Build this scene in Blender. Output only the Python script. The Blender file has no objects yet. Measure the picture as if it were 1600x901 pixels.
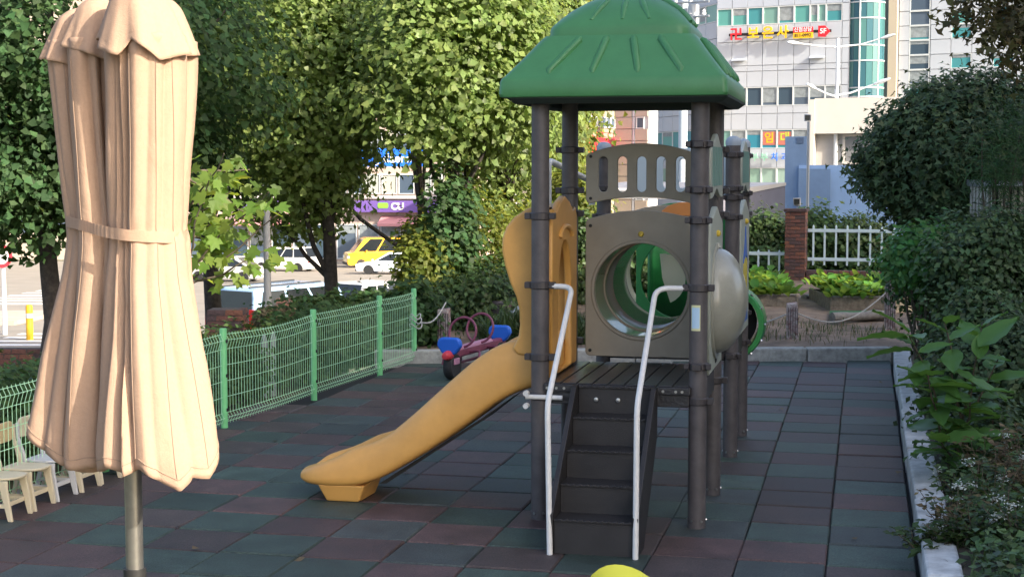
import bpy, bmesh, math, random
import numpy as np
from mathutils import Vector, Matrix
R = math.radians
S = bpy.context.scene
C = S.collection
random.seed(7)
rng = np.random.default_rng(11)

# ------------------------------------------------------------------ camera
F, CAM_H = 2400.0, 2.24
PHI, TH = math.atan(553 / F), math.atan(184.5 / F)
cam_d = bpy.data.cameras.new('camera')
cam = bpy.data.objects.new('camera', cam_d)
C.objects.link(cam)
cam.location = (0, 0, CAM_H)
cam.rotation_euler = (math.pi / 2 - TH, 0, PHI)
cam_d.sensor_width = 36
cam_d.lens = 36 * F / 1600
cam_d.clip_start = 0.05
cam_d.clip_end = 3000
S.camera = cam

# ------------------------------------------------------------------ light
SUN_EL, SUN_AZ = R(29), R(50)          # azimuth measured from behind the camera towards its right
sx, sz = math.sin(SUN_AZ), -math.cos(SUN_AZ)     # camera frame: right, forward
SUNX = sx * math.cos(PHI) - sz * math.sin(PHI)
SUNY = sx * math.sin(PHI) + sz * math.cos(PHI)
to_sun = Vector((SUNX * math.cos(SUN_EL), SUNY * math.cos(SUN_EL), math.sin(SUN_EL)))
sun_d = bpy.data.lights.new('sun', 'SUN')
sun = bpy.data.objects.new('sun', sun_d)
C.objects.link(sun)
sun_d.energy = 3.6
sun_d.angle = R(0.5)
sun_d.color = (1.0, 0.91, 0.76)
sun.rotation_euler = to_sun.to_track_quat('Z', 'Y').to_euler()
W = bpy.data.worlds.new('World')
S.world = W
W.use_nodes = True
wn = W.node_tree.nodes
sky = wn.new('ShaderNodeTexSky')
sky.sky_type = 'NISHITA'
sky.sun_disc = False
sky.sun_elevation = SUN_EL
sky.sun_rotation = math.atan2(SUNX, SUNY)
sky.air_density = 0.8
sky.dust_density = 4.0
sky.ozone_density = 0.6
W.node_tree.links.new(sky.outputs[0], wn['Background'].inputs[0])
wn['Background'].inputs[1].default_value = 0.15
S.view_settings.view_transform = 'Standard'
S.view_settings.look = 'None'
S.view_settings.exposure = 1.5
S.view_settings.gamma = 1.0


# ------------------------------------------------------------------ helpers
def at(px, py, Z):
    """world point at photo pixel (px,py) and camera depth Z metres"""
    x = (px - 800) / F
    y = (450.5 - py) / F
    fw = math.cos(TH) + y * math.sin(TH)
    up = y * math.cos(TH) - math.sin(TH)
    t = Z / fw
    return Vector(((x * math.cos(PHI) - fw * math.sin(PHI)) * t,
                   (x * math.sin(PHI) + fw * math.cos(PHI)) * t, CAM_H + up * t))


def c2w(xc, Z, z=0.0):
    return Vector((xc * math.cos(PHI) - Z * math.sin(PHI), xc * math.sin(PHI) + Z * math.cos(PHI), z))


def w2c(x, y):
    return x * math.cos(PHI) + y * math.sin(PHI), -x * math.sin(PHI) + y * math.cos(PHI)


MATS = {}


def mat(name, col, rough=0.6, metal=0.0, noise=None, bump=None, spec=0.5, coat=0.0, coords='Object'):
    """noise = (scale, amount) brightness mottling; bump = (scale, strength)"""
    if name in MATS:
        return MATS[name]
    m = bpy.data.materials.new(name)
    m.use_nodes = True
    n, l = m.node_tree.nodes, m.node_tree.links
    b = n['Principled BSDF']
    b.inputs['Base Color'].default_value = (*col, 1)
    b.inputs['Roughness'].default_value = rough
    b.inputs['Metallic'].default_value = metal
    b.inputs['Specular IOR Level'].default_value = spec
    b.inputs['Coat Weight'].default_value = coat
    tc = n.new('ShaderNodeTexCoord')
    if noise:
        t = n.new('ShaderNodeTexNoise')
        t.inputs['Scale'].default_value = noise[0]
        t.inputs['Detail'].default_value = 6
        t.inputs['Roughness'].default_value = 0.65
        l.new(tc.outputs[coords], t.inputs['Vector'])
        r = n.new('ShaderNodeValToRGB')
        a = noise[1]
        c2 = noise[2] if len(noise) > 2 else tuple(c * (1 - a) for c in col)
        c3 = noise[3] if len(noise) > 3 else tuple(min(1, c * (1 + a)) for c in col)
        r.color_ramp.elements[0].color = (*c2, 1)
        r.color_ramp.elements[1].color = (*c3, 1)
        r.color_ramp.elements[0].position = 0.32
        r.color_ramp.elements[1].position = 0.68
        l.new(t.outputs['Fac'], r.inputs[0])
        l.new(r.outputs[0], b.inputs['Base Color'])
    if bump:
        t2 = n.new('ShaderNodeTexNoise')
        t2.inputs['Scale'].default_value = bump[0]
        t2.inputs['Detail'].default_value = 4
        l.new(tc.outputs[coords], t2.inputs['Vector'])
        bp = n.new('ShaderNodeBump')
        bp.inputs['Strength'].default_value = bump[1]
        bp.inputs['Distance'].default_value = 0.01
        l.new(t2.outputs['Fac'], bp.inputs['Height'])
        l.new(bp.outputs[0], b.inputs['Normal'])
    MATS[name] = m
    return m


def leafmat(name, col, trans, var=0.5, rough=0.5, tmix=0.35, hue=0.03):
    m = bpy.data.materials.new(name)
    m.use_nodes = True
    n, l = m.node_tree.nodes, m.node_tree.links
    b = n['Principled BSDF']
    out = n['Material Output']
    geo = n.new('ShaderNodeNewGeometry')
    b.inputs['Roughness'].default_value = rough
    b.inputs['Specular IOR Level'].default_value = 0.22

    def varied(c, k):
        h = n.new('ShaderNodeHueSaturation')
        h.inputs['Color'].default_value = (*c, 1)
        mr = n.new('ShaderNodeMapRange')
        mr.inputs['To Min'].default_value = 1 - var
        mr.inputs['To Max'].default_value = 1 + var
        l.new(geo.outputs['Random Per Island'], mr.inputs['Value'])
        l.new(mr.outputs[0], h.inputs['Value'])
        w = n.new('ShaderNodeTexWhiteNoise')
        w.noise_dimensions = '1D'
        l.new(geo.outputs['Random Per Island'], w.inputs['W'])
        mh = n.new('ShaderNodeMapRange')
        mh.inputs['To Min'].default_value = 0.5 - hue
        mh.inputs['To Max'].default_value = 0.5 + hue * 0.6
        l.new(w.outputs['Value'], mh.inputs['Value'])
        l.new(mh.outputs[0], h.inputs['Hue'])
        return h.outputs[0]
    l.new(varied(col, 0), b.inputs['Base Color'])
    tr = n.new('ShaderNodeBsdfTranslucent')
    l.new(varied(trans, 1), tr.inputs['Color'])
    mx = n.new('ShaderNodeMixShader')
    mx.inputs[0].default_value = tmix
    l.new(b.outputs[0], mx.inputs[1])
    l.new(tr.outputs[0], mx.inputs[2])
    l.new(mx.outputs[0], out.inputs['Surface'])
    return m


def wloc(o):
    v = Vector((0, 0, 0))
    while o is not None:
        v += o.location
        o = o.parent
    return v


def tag(o, label=None, cat=None, group=None, kind=None):
    if label:
        o['label'] = label
    if cat:
        o['category'] = cat
    if group:
        o['group'] = group
    if kind:
        o['kind'] = kind
    return o


def thing(name, label, cat, loc=(0, 0, 0), yaw=0.0, group=None):
    o = bpy.data.objects.new(name, None)
    C.objects.link(o)
    o.location = loc
    o.rotation_euler = (0, 0, yaw)
    o.empty_display_size = 0.2
    return tag(o, label, cat, group)


def link(name, me, parent=None, loc=(0, 0, 0), rot=(0, 0, 0)):
    o = bpy.data.objects.new(name, me)
    C.objects.link(o)
    o.location = loc
    o.rotation_euler = rot
    if parent is not None:
        o.parent = parent
    return o


def copy_tree(o, parent=None):
    c = o.copy()
    C.objects.link(c)
    c.parent = parent
    for ch in list(o.children):
        copy_tree(ch, c)
    return c


class MB:
    def __init__(self):
        self.v, self.f = [], []

    def add(self, vs, fs):
        k = len(self.v)
        self.v += [tuple(p) for p in vs]
        self.f += [tuple(i + k for i in f) for f in fs]
        return self

    def box(self, x0, x1, y0, y1, z0, z1):
        return self.add([(x0, y0, z0), (x1, y0, z0), (x1, y1, z0), (x0, y1, z0), (x0, y0, z1), (x1, y0, z1), (x1, y1, z1), (x0, y1, z1)],
                        [(3, 2, 1, 0), (4, 5, 6, 7), (0, 1, 5, 4), (1, 2, 6, 5), (2, 3, 7, 6), (3, 0, 4, 7)])

    def hexa(self, b, t):
        """eight corners: bottom ring b (4), top ring t (4)"""
        return self.add(list(b) + list(t), [(3, 2, 1, 0), (4, 5, 6, 7), (0, 1, 5, 4), (1, 2, 6, 5), (2, 3, 7, 6), (3, 0, 4, 7)])

    def tube(self, pts, r, n=10, cap=True, closed=False):
        pts = [Vector(p) for p in pts]
        m = len(pts)
        rs = r if isinstance(r, (list, tuple)) else [r] * m
        rings = []
        up = None
        for i in range(m):
            if closed:
                d = pts[(i + 1) % m] - pts[i - 1]
            else:
                d = pts[min(i + 1, m - 1)] - pts[max(i - 1, 0)]
            d.normalize()
            if up is None:
                up = Vector((0, 0, 1)) if abs(d.z) < 0.9 else Vector((1, 0, 0))
            a = up - d * up.dot(d)
            if a.length < 1e-4:
                a = d.orthogonal()
            a.normalize()
            up = a
            b = d.cross(a)
            rings.append([pts[i] + (a * math.cos(t) + b * math.sin(t)) * rs[i] for t in [2 * math.pi * j / n for j in range(n)]])
        vs = [p for rg in rings for p in rg]
        fs = []
        for i in range(m if closed else m - 1):
            i2 = (i + 1) % m
            for j in range(n):
                j2 = (j + 1) % n
                fs.append((i * n + j, i * n + j2, i2 * n + j2, i2 * n + j))
        if cap and not closed:
            fs.append(tuple(range(n - 1, -1, -1)))
            fs.append(tuple((m - 1) * n + j for j in range(n)))
        return self.add(vs, fs)

    def prism(self, poly, axis, a, b):
        """poly in the two other axes (order x,y,z without axis), extruded a..b along axis"""
        def mk(p, t):
            return {'x': (t, p[0], p[1]), 'y': (p[0], t, p[1]), 'z': (p[0], p[1], t)}[axis]
        n = len(poly)
        vs = [mk(p, a) for p in poly] + [mk(p, b) for p in poly]
        fs = [tuple(range(n - 1, -1, -1)), tuple(range(n, 2 * n))]
        for i in range(n):
            j = (i + 1) % n
            fs.append((i, j, n + j, n + i))
        return self.add(vs, fs)

    def lathe(self, prof, n=24, c=(0, 0, 0), axis='z', cap=True):
        """prof: (radius, height) pairs"""
        vs, fs = [], []
        for r, h in prof:
            for j in range(n):
                t = 2 * math.pi * j / n
                a, b = r * math.cos(t), r * math.sin(t)
                p = {'z': (a, b, h), 'y': (a, h, b), 'x': (h, a, b)}[axis]
                vs.append((p[0] + c[0], p[1] + c[1], p[2] + c[2]))
        for i in range(len(prof) - 1):
            for j in range(n):
                j2 = (j + 1) % n
                fs.append((i * n + j, i * n + j2, (i + 1) * n + j2, (i + 1) * n + j))
        if cap and prof[0][0] > 1e-6:
            fs.append(tuple(range(n - 1, -1, -1)))
        if cap and prof[-1][0] > 1e-6:
            fs.append(tuple((len(prof) - 1) * n + j for j in range(n)))
        return self.add(vs, fs)

    def grid(self, P):
        """P: rows of points"""
        r, c = len(P), len(P[0])
        return self.add([p for row in P for p in row],
                        [(i * c + j, i * c + j + 1, (i + 1) * c + j + 1, (i + 1) * c + j) for i in range(r - 1) for j in range(c - 1)])

    def mesh(self, name, m, off=(0, 0, 0), smooth=False, fix=True):
        me = bpy.data.meshes.new(name)
        o = Vector(off)
        me.from_pydata([(p[0] - o.x, p[1] - o.y, p[2] - o.z) for p in self.v], [], self.f)
        if fix:
            bm = bmesh.new()
            bm.from_mesh(me)
            bmesh.ops.remove_doubles(bm, verts=bm.verts, dist=1e-5)
            bmesh.ops.recalc_face_normals(bm, faces=bm.faces)
            bm.to_mesh(me)
            bm.free()
        if m is not None:
            me.materials.append(m)
        if smooth:
            me.polygons.foreach_set('use_smooth', [True] * len(me.polygons))
            try:
                me.set_sharp_from_angle(angle=R(38 if smooth is True else smooth))
            except Exception:
                pass
        return me

    def build(self, name, m, parent=None, bevel=0.0, smooth=False, local=False, seg=2):
        off = (0, 0, 0) if (local or parent is None) else wloc(parent)
        me = self.mesh(name, m, off, smooth)
        o = link(name, me, parent)
        if bevel:
            b = o.modifiers.new('bevel', 'BEVEL')
            b.width = bevel
            b.segments = seg
            b.limit_method = 'ANGLE'
            b.angle_limit = R(35)
        return o


def struct(o):
    o['kind'] = 'structure'
    return o


def rnd(a, b):
    return random.uniform(a, b)


def text_mesh(body, size, m, extrude=0.0, align='CENTER', shear=0, bold=0.0):
    cu = bpy.data.curves.new('lettering', 'FONT')
    cu.body = body
    cu.size = size
    cu.extrude = extrude
    cu.offset = bold
    cu.align_x = align
    cu.align_y = 'CENTER'
    o = bpy.data.objects.new('lettering', cu)
    C.objects.link(o)
    dg = bpy.context.evaluated_depsgraph_get()
    me = bpy.data.meshes.new_from_object(o.evaluated_get(dg))
    bpy.data.objects.remove(o)
    me.name = 'lettering'
    me.materials.clear()
    me.materials.append(m)
    return me


# ---------------------------------------------------------------- leaves
KITE = (np.array([(0, 0, 0), (.5, -.33, .09), (1, 0, -.04), (.5, .33, .09)], float), [(0, 1, 2), (0, 2, 3)])
FAN = (np.array([(0, 0, 0), (.75, -.55, .12), (.95, 0, 0), (.75, .55, .12)], float), [(0, 1, 2), (0, 2, 3)])
LANCE = (np.array([(0, 0, 0), (.35, -.17, .05), (.35, .17, .05), (.7, -.14, .02), (.7, .14, .02), (1, 0, -.1), (.35, 0, .02), (.7, 0, -.02)], float),
         [(0, 1, 6), (0, 6, 2), (1, 3, 7), (1, 7, 6), (6, 7, 4), (6, 4, 2), (3, 5, 7), (7, 5, 4)])
STAR = (np.array([(0, 0, 0), (.25, -.62, .1), (.38, -.2, 0), (1, 0, -.12), (.38, .2, 0), (.25, .62, .1)], float),
        [(0, 1, 2), (0, 2, 3), (0, 3, 4), (0, 4, 5)])
LOBED = (np.array([(0, 0, 0), (-.08, -.3, .03), (.22, -.62, .06), (.34, -.36, .02), (.74, -.5, .02), (.68, -.2, .0), (1.05, 0, -.14),
                   (.68, .2, .0), (.74, .5, .02), (.34, .36, .02), (.22, .62, .06), (-.08, .3, .03)], float),
         [(0, i, i + 1) for i in range(1, 11)])
BLADE = (np.array([(0, -.03, 0), (0, .03, 0), (.4, -.03, .12), (.4, .03, .12), (.75, -.022, .08), (.75, .022, .08), (1, 0, -.08)], float),
         [(0, 2, 1), (1, 2, 3), (2, 4, 3), (3, 4, 5), (4, 6, 5)])


def leaf_mesh(name, P, N, size, m, tmpl, U=None):
    T, fs = tmpl
    n = len(P)
    N = N / np.linalg.norm(N, axis=1, keepdims=True)
    if U is None:
        U = rng.normal(size=(n, 3))
        U[:, 2] -= 0.5
    U = U - N * np.sum(U * N, axis=1, keepdims=True)
    U /= np.linalg.norm(U, axis=1, keepdims=True) + 1e-9
    V = np.cross(N, U)
    sz = np.asarray(size).reshape(-1, 1, 1) * np.ones((n, 1, 1))
    vs = P[:, None, :] + sz * (T[None, :, 0:1] * U[:, None, :] + T[None, :, 1:2] * V[:, None, :] + T[None, :, 2:3] * N[:, None, :])
    k = len(T)
    F_ = np.array(fs, int)
    fi = (np.arange(n)[:, None, None] * k + F_[None]).reshape(-1)
    me = bpy.data.meshes.new(name)
    me.vertices.add(n * k)
    me.vertices.foreach_set('co', vs.reshape(-1).astype(np.float32))
    nf = n * len(fs)
    me.loops.add(nf * 3)
    me.loops.foreach_set('vertex_index', fi.astype(np.int32))
    me.polygons.add(nf)
    me.polygons.foreach_set('loop_start', np.arange(0, nf * 3, 3, dtype=np.int32))
    me.update(calc_edges=True)
    me.materials.append(m)
    return me


def clumps(center, radii, nclump, per, cr, shell=0.45, lump=0.25, flat=0.75, zmin=None, seed=None):
    """leaf points and normals gathered in clumps through an uneven ellipsoid"""
    r_ = np.random.default_rng(seed if seed is not None else rng.integers(1 << 30))
    D = r_.normal(size=(nclump, 3))
    D /= np.linalg.norm(D, axis=1, keepdims=True)
    k = r_.normal(size=(6, 3)) * 2.2
    ph = r_.uniform(0, 6.28, 6)
    w = 1 + lump * np.sin(D @ k.T + ph).sum(1) / 2.2
    rad = (shell + (1 - shell) * r_.uniform(0, 1, nclump) ** 0.5) * w
    cc = D * rad[:, None] * np.array(radii)
    q = r_.normal(size=(nclump, per, 3)) * cr * np.array((1, 1, flat))
    P = cc[:, None, :] + q
    nrm = q / cr * 0.4 + cc[:, None, :] / np.array(radii) * 0.5 + np.array((0, 0, 0.45)) + np.array(to_sun) * .55 + r_.normal(size=q.shape) * 0.5
    P = P.reshape(-1, 3) + np.array(center)
    nrm = nrm.reshape(-1, 3)
    if zmin is not None:
        k = P[:, 2] > zmin
        P, nrm = P[k], nrm[k]
    return P, nrm, cc + np.array(center)


def limb(mb, a, b, r0, r1, n=7, wob=0.08):
    a, b = Vector(a), Vector(b)
    L = (b - a).length
    pts, rs = [], []
    for i in range(6):
        t = i / 5
        p = a.lerp(b, t) + Vector((rnd(-1, 1), rnd(-1, 1), rnd(-.5, .5))) * wob * L * math.sin(math.pi * t) * .6
        pts.append(p)
        rs.append(r0 + (r1 - r0) * t)
    mb.tube(pts, rs, n)
    return pts


def tree(name, label, base, height, trunk_r, crown_c, radii, nclump, per, cr, lm, bark, leaf=0.1, tmpl=FAN, limbs=9, shell=.4,
         lump=.25, group=None, zmin=None, cat='tree', jitter=0.35, seed=None):
    root = thing(name, label, cat, base, 0, group)
    base = Vector(base)
    mb = MB()
    P, N, cc = clumps(crown_c, radii, nclump, per, cr, shell, lump, zmin=zmin, seed=seed)
    top = Vector((crown_c[0], crown_c[1], min(base.z + height, crown_c[2] + radii[2] * .6)))
    pts = []
    rs = []
    for i in range(9):
        t = i / 8
        p = base.lerp(top, t)
        if 0 < i:
            p += Vector((rnd(-1, 1), rnd(-1, 1), 0)) * trunk_r * .45
        pts.append(p)
        rs.append(trunk_r * (1.25 if i == 0 else 1 - .75 * t))
    mb.tube(pts, rs, 12)
    for k in range(limbs):
        t = rnd(.3, .85)
        i = int(t * 8)
        up_ = [q for q in cc if q[2] > pts[i].z + .3]
        if not up_:
            continue
        c = Vector(up_[int(rng.integers(len(up_)))])
        limb(mb, pts[i], c, rs[i] * .45, .012)
    mb.build('trunk', bark, root, smooth=60)
    P = P - np.array(base)
    sz = leaf * rng.uniform(1 - jitter, 1 + jitter, len(P))
    link('crown', leaf_mesh('crown', P, N, sz, lm, tmpl), root)
    return root

# ------------------------------------------------------------------ materials
M_rubg = mat('rubber_green', (.033, .060, .048), .62, noise=(90, .5), bump=(160, .5))
M_rubg2 = mat('rubber_grey_green', (.036, .048, .046), .62, noise=(90, .5), bump=(160, .5))
M_rubr = mat('rubber_maroon', (.070, .037, .035), .62, noise=(90, .5), bump=(160, .5))
M_rubr2 = mat('rubber_dark_maroon', (.054, .037, .035), .62, noise=(90, .5), bump=(160, .5))
def tilemat(m):
    n, l = m.node_tree.nodes, m.node_tree.links
    b = n['Principled BSDF']
    src = b.inputs['Base Color'].links[0].from_socket
    geo = n.new('ShaderNodeNewGeometry')
    oi = n.new('ShaderNodeObjectInfo')
    t = n.new('ShaderNodeTexNoise')
    t.inputs['Scale'].default_value = 3.2
    t.inputs['Detail'].default_value = 8
    t.inputs['Roughness'].default_value = .75
    l.new(geo.outputs['Position'], t.inputs['Vector'])
    m1 = n.new('ShaderNodeMapRange')
    m1.inputs['From Min'].default_value, m1.inputs['From Max'].default_value = .3, .7
    m1.inputs['To Min'].default_value, m1.inputs['To Max'].default_value = .48, 1.60
    l.new(t.outputs['Fac'], m1.inputs['Value'])
    m2 = n.new('ShaderNodeMapRange')
    m2.inputs['To Min'].default_value, m2.inputs['To Max'].default_value = .72, 1.3
    l.new(oi.outputs['Random'], m2.inputs['Value'])
    mu = n.new('ShaderNodeMath')
    mu.operation = 'MULTIPLY'
    l.new(m1.outputs[0], mu.inputs[0])
    l.new(m2.outputs[0], mu.inputs[1])
    h = n.new('ShaderNodeHueSaturation')
    h.inputs['Saturation'].default_value = .85
    l.new(src, h.inputs['Color'])
    l.new(mu.outputs[0], h.inputs['Value'])
    l.new(h.outputs[0], b.inputs['Base Color'])
    for q in n:
        if q.bl_idname == 'ShaderNodeTexNoise' and q is not t:
            l.new(geo.outputs['Position'], q.inputs['Vector'])
    m3 = n.new('ShaderNodeMapRange')
    m3.inputs['To Min'].default_value, m3.inputs['To Max'].default_value = .45, .75
    l.new(t.outputs['Fac'], m3.inputs['Value'])
    l.new(m3.outputs[0], b.inputs['Roughness'])


for m_ in (M_rubg, M_rubg2, M_rubr, M_rubr2):
    tilemat(m_)
M_base = mat('slab_dark', (.012, .012, .013), .9)
M_post = mat('post_brown_grey', (.082, .074, .076), .5, noise=(9, .24), bump=(220, .25))
M_clamp = mat('clamp_charcoal', (.045, .04, .042), .45)
M_cap = mat('cap_blue_grey', (.30, .36, .42), .5)
M_panel = mat('panel_taupe', (.305, .275, .215), .5, noise=(5, .09), bump=(300, .12))
M_panel_s = mat('panel_grey_green', (.33, .36, .31), .5, noise=(7, .08), bump=(300, .1))
M_slot = mat('panel_green_inlay', (.13, .26, .23), .5)
M_blue_pan = mat('panel_pale_blue', (.42, .50, .54), .5)
M_bub = mat('bubble_grey', (.30, .30, .25), .28, noise=(11, .08), coat=.3)
M_tun = mat('tunnel_brown', (.46, .38, .28), .16, coat=.5)
M_grn = mat('roof_green', (.055, .205, .075), .42, noise=(6, .08), bump=(60, .08))
M_grn2 = mat('tube_green', (.03, .22, .06), .35, noise=(6, .08))
M_cream = mat('cream_plastic', (.66, .62, .45), .3)
M_yel = mat('slide_yellow', (.61, .325, .085), .40, noise=(3.5, .10), bump=(90, .05))
M_orange = mat('orange_plastic', (.55, .22, .06), .45)
M_rail = mat('rail_white', (.64, .64, .62), .4, noise=(18, .08))
M_deck = mat('deck_black', (.028, .028, .031), .33, noise=(30, .3), bump=(45, .5))
M_stair = mat('stair_black', (.021, .020, .021), .5, noise=(5, .25), bump=(260, .25))
M_bolt = mat('bolt_steel', (.6, .6, .6), .3, 1.0)
M_bolty = mat('bolt_yellow', (.62, .45, .05), .45)
M_black = mat('black', (.015, .015, .015), .6)
M_sticker = mat('sticker_yellow', (.62, .62, .35), .5)
M_sticker2 = mat('sticker_blue', (.42, .60, .75), .5)
M_blue = mat('plastic_blue', (.015, .13, .62), .38)
M_pblue = mat('paint_blue', (.03, .12, .45), .5)
M_pyel = mat('paint_yellow', (.55, .45, .06), .5)
M_conc = mat('kerb_concrete', (.36, .36, .33), .85, noise=(14, .28), bump=(40, .5))
M_conc2 = mat('kerb_painted', (.50, .52, .52), .8, noise=(7, .3), bump=(30, .6))
M_soil = mat('soil', (.17, .125, .09), .95, noise=(3.2, .5), bump=(14, .9))
M_soil2 = mat('bed_soil', (.05, .042, .03), .95, noise=(5, .5), bump=(14, .9))
M_terr = mat('terrain_earth', (.09, .09, .05), .95, noise=(1.2, .45), bump=(6, .7))
M_asph = mat('road_asphalt', (.25, .22, .18), .85, noise=(.5, .12), bump=(30, .2))
M_line = mat('road_paint', (.75, .74, .7), .7, noise=(3, .12))
M_pave = mat('pavement_stone', (.42, .36, .28), .85, noise=(2, .15))
M_fence = mat('fence_green', (.18, .56, .24), .4, noise=(12, .08))
M_fwire = mat('fence_wire_green', (.40, .72, .44), .4)
M_bark = mat('bark', (.055, .045, .038), .9, noise=(14, .5), bump=(22, 1.0))
M_bark2 = mat('twig_bark', (.10, .08, .055), .9, noise=(20, .4))
M_brick = [mat('brick_%s' % k, c, .9, noise=(30, .3), bump=(60, .5)) for k, c in
           (('red', (.16, .07, .055)), ('brown', (.12, .06, .05)), ('dark', (.085, .055, .055)), ('orange', (.20, .085, .055)))]
M_mort = mat('mortar', (.09, .08, .08), .95)
M_wood = mat('wood_grey', (.20, .19, .17), .85, noise=(16, .3), bump=(30, .4))
M_frail = mat('railing_white', (.55, .68, .72), .5)
M_steel = mat('pole_steel', (.36, .38, .40), .4, .6)
M_gpole = mat('pole_grey', (.42, .42, .42), .6, noise=(8, .12))
M_glassd = mat('glass_dark', (.02, .025, .03), .08, spec=.8)

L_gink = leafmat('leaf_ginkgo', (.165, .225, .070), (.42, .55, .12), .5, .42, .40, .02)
L_gink2 = leafmat('leaf_ginkgo_dark', (.040, .085, .030), (.16, .25, .05), .5, .6, .32)  # darker ginkgo copy, crown shade put into its colour; also dark shrubs and ivy
L_plane = leafmat('leaf_plane', (.11, .18, .035), (.50, .62, .07), .35, .5, .48)
L_shrub = leafmat('leaf_shrub', (.05, .09, .03), (.14, .2, .04), .5, .4, .28)
L_sunny = leafmat('leaf_sunlit_yellow_green', (.12, .15, .03), (.42, .46, .06), .4, .5, .42)  # yellow-green with the bushes' sunlight put into the leaf colour
L_maple = leafmat('leaf_maple_dark', (.054, .095, .040), (.10, .16, .05), .5, .5, .22, .04)
L_maple2 = leafmat('leaf_maple_reddish', (.075, .075, .030), (.24, .20, .05), .5, .5, .3, .05)  # warm sunlight on the overhanging leaves is put into this colour
L_azalea = leafmat('leaf_azalea', (.070, .125, .050), (.12, .19, .06), .55, .35, .25)
L_broad = leafmat('leaf_broad', (.065, .185, .050), (.16, .38, .05), .28, .35, .28)
L_grass = leafmat('leaf_grass', (.05, .085, .035), (.12, .18, .05), .5, .45, .25)
L_lett = leafmat('leaf_lettuce', (.09, .22, .04), (.30, .45, .06), .35, .5, .4)
L_dry = leafmat('leaf_dry', (.16, .13, .07), (.2, .16, .07), .5, .8, .25)
L_tip = leafmat('leaf_tip', (.20, .25, .035), (.30, .36, .04), .1, .5, .35)
L_white = leafmat('petal_white', (.62, .66, .60), (.5, .5, .45), .15, .6, .3)
L_pine = leafmat('leaf_conifer', (.05, .12, .04), (.08, .14, .04), .4, .5, .2)

# ------------------------------------------------------------------ terrain, road, garden
def sstep(a, b, x):
    t = min(1, max(0, (x - a) / (b - a)))
    return t * t * (3 - 2 * t)


def road_z(Z):
    return -3.0 - (Z - 45) * 0.026


def ground_z(x, y):
    xc, Z = w2c(x, y)
    drop = -0.15 + (road_z(max(Z, 42)) + .05) * sstep(15, 41, Z)
    pxx = 800 + F * xc / max(Z, 5)
    if Z < 8:
        return -0.15
    right = -0.2 + (road_z(max(Z, 42)) + .1) * sstep(32, 60, Z)
    w = sstep(850, 960, pxx)
    return drop * (1 - w) + right * w


mb = MB()
zs = [-30, -10, 0, 6, 8, 10, 12, 14, 16, 18, 20, 22, 24, 26, 28, 30, 33, 36, 39, 41, 45, 50, 60, 80, 110, 140, 180, 260, 400, 700, 1500]
rows = []
for Z in zs:
    row = []
    for k in range(-22, 23):
        xc = (k / 22) * (12 + abs(Z) * .85)
        p = c2w(xc, Z)
        p.z = ground_z(p.x, p.y)
        row.append(p)
    rows.append(row)
mb.grid(rows)
struct(mb.build('ground', M_terr, smooth=60))

mb = MB()
Zr = [41, 50, 60, 75, 90, 110, 123]
mb.grid([[c2w(xc, Z, road_z(Z) + .012) for xc in (-60, -30, -15, -5, 5, 12)] for Z in Zr])
struct(mb.build('road', M_asph))


def road_mark(name, quads):
    mk = MB()
    for q in quads:
        pts = [c2w(xc, Z, road_z(Z) + .02) for xc, Z in q]
        mk.add(pts, [(0, 1, 2, 3)])
    return struct(mk.build(name, M_line))


for k in range(7):
    Z0 = 41.8 + k * 1.35
    a, b = -16.2, -10.6
    road_mark('crosswalk_stripe', [[(a, Z0), (b, Z0), (b, Z0 + .55), (a, Z0 + .55)]])
for k in range(7):
    Z0 = 66 + k * 2.2
    road_mark('crosswalk_stripe', [[(-24, Z0), (-18.5, Z0), (-18.5, Z0 + .9), (-24, Z0 + .9)]])
for k in range(9):
    x0 = -14 + k * 2.6
    road_mark('lane_dash', [[(x0, 82), (x0 + 1.4, 82), (x0 + 1.4, 82.5), (x0, 82.5)]])
road_mark('stop_line', [[(-9.5, 70), (1, 70), (1, 70.6), (-9.5, 70.6)]])
mb = MB()
a = [c2w(-40, 54), c2w(-17.6, 54), c2w(-17.6, 60), c2w(-40, 60)]
mb.add([(p.x, p.y, road_z(54 if i < 2 else 60) + .01) for i, p in enumerate(a)] +
       [(p.x, p.y, road_z(54 if i < 2 else 60) + .16) for i, p in enumerate(a)],
       [(4, 5, 6, 7), (0, 1, 5, 4), (1, 2, 6, 5), (2, 3, 7, 6), (3, 0, 4, 7)])
struct(mb.build('pavement', M_pave))

# kerb line at the far end of the playground (world): from K0 to K1
K0, K1 = Vector((-5.55, 16.93)), Vector((.36, 18.62))
kd = (K1 - K0).normalized()
kn = Vector((-kd.y, kd.x))            # away from the camera


def fence_x(y):
    return -5.43 + (y - 12.38) * (.32 / 4.7) if y > 12 else -5.47


# garden soil beyond the kerb
mb = MB()
rows = []
for j in range(24):
    v = .12 + j * .5
    row = []
    for i in range(40):
        p = K0 + kd * (i * .42 + .3) + kn * v
        z = .09 + .035 * math.sin(p.x * 2.1 + p.y) * math.sin(p.y * 1.7) + rnd(-.012, .012)
        row.append((p.x, p.y, z + .02 * j * .25))
    rows.append(row)
mb.grid(rows)
struct(mb.build('garden_soil', M_soil, smooth=60))
mb = MB()
rows = []
for j in range(34):
    rows.append([(.5 + i * .33, 3.5 + j * .46, .10 + .05 * math.sin(i * 1.3 + j * .7) + .03 * i) for i in range(20)])
mb.grid(rows)
struct(mb.build('planting_bed_soil', M_soil2, smooth=60))

# playground floor: dark slab with rubber tiles as parts
mb = MB()
mb.box(-5.62, .36, 2.5, 18.75, -.14, -.05)
floor = struct(mb.build('playground_floor', M_base))


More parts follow.
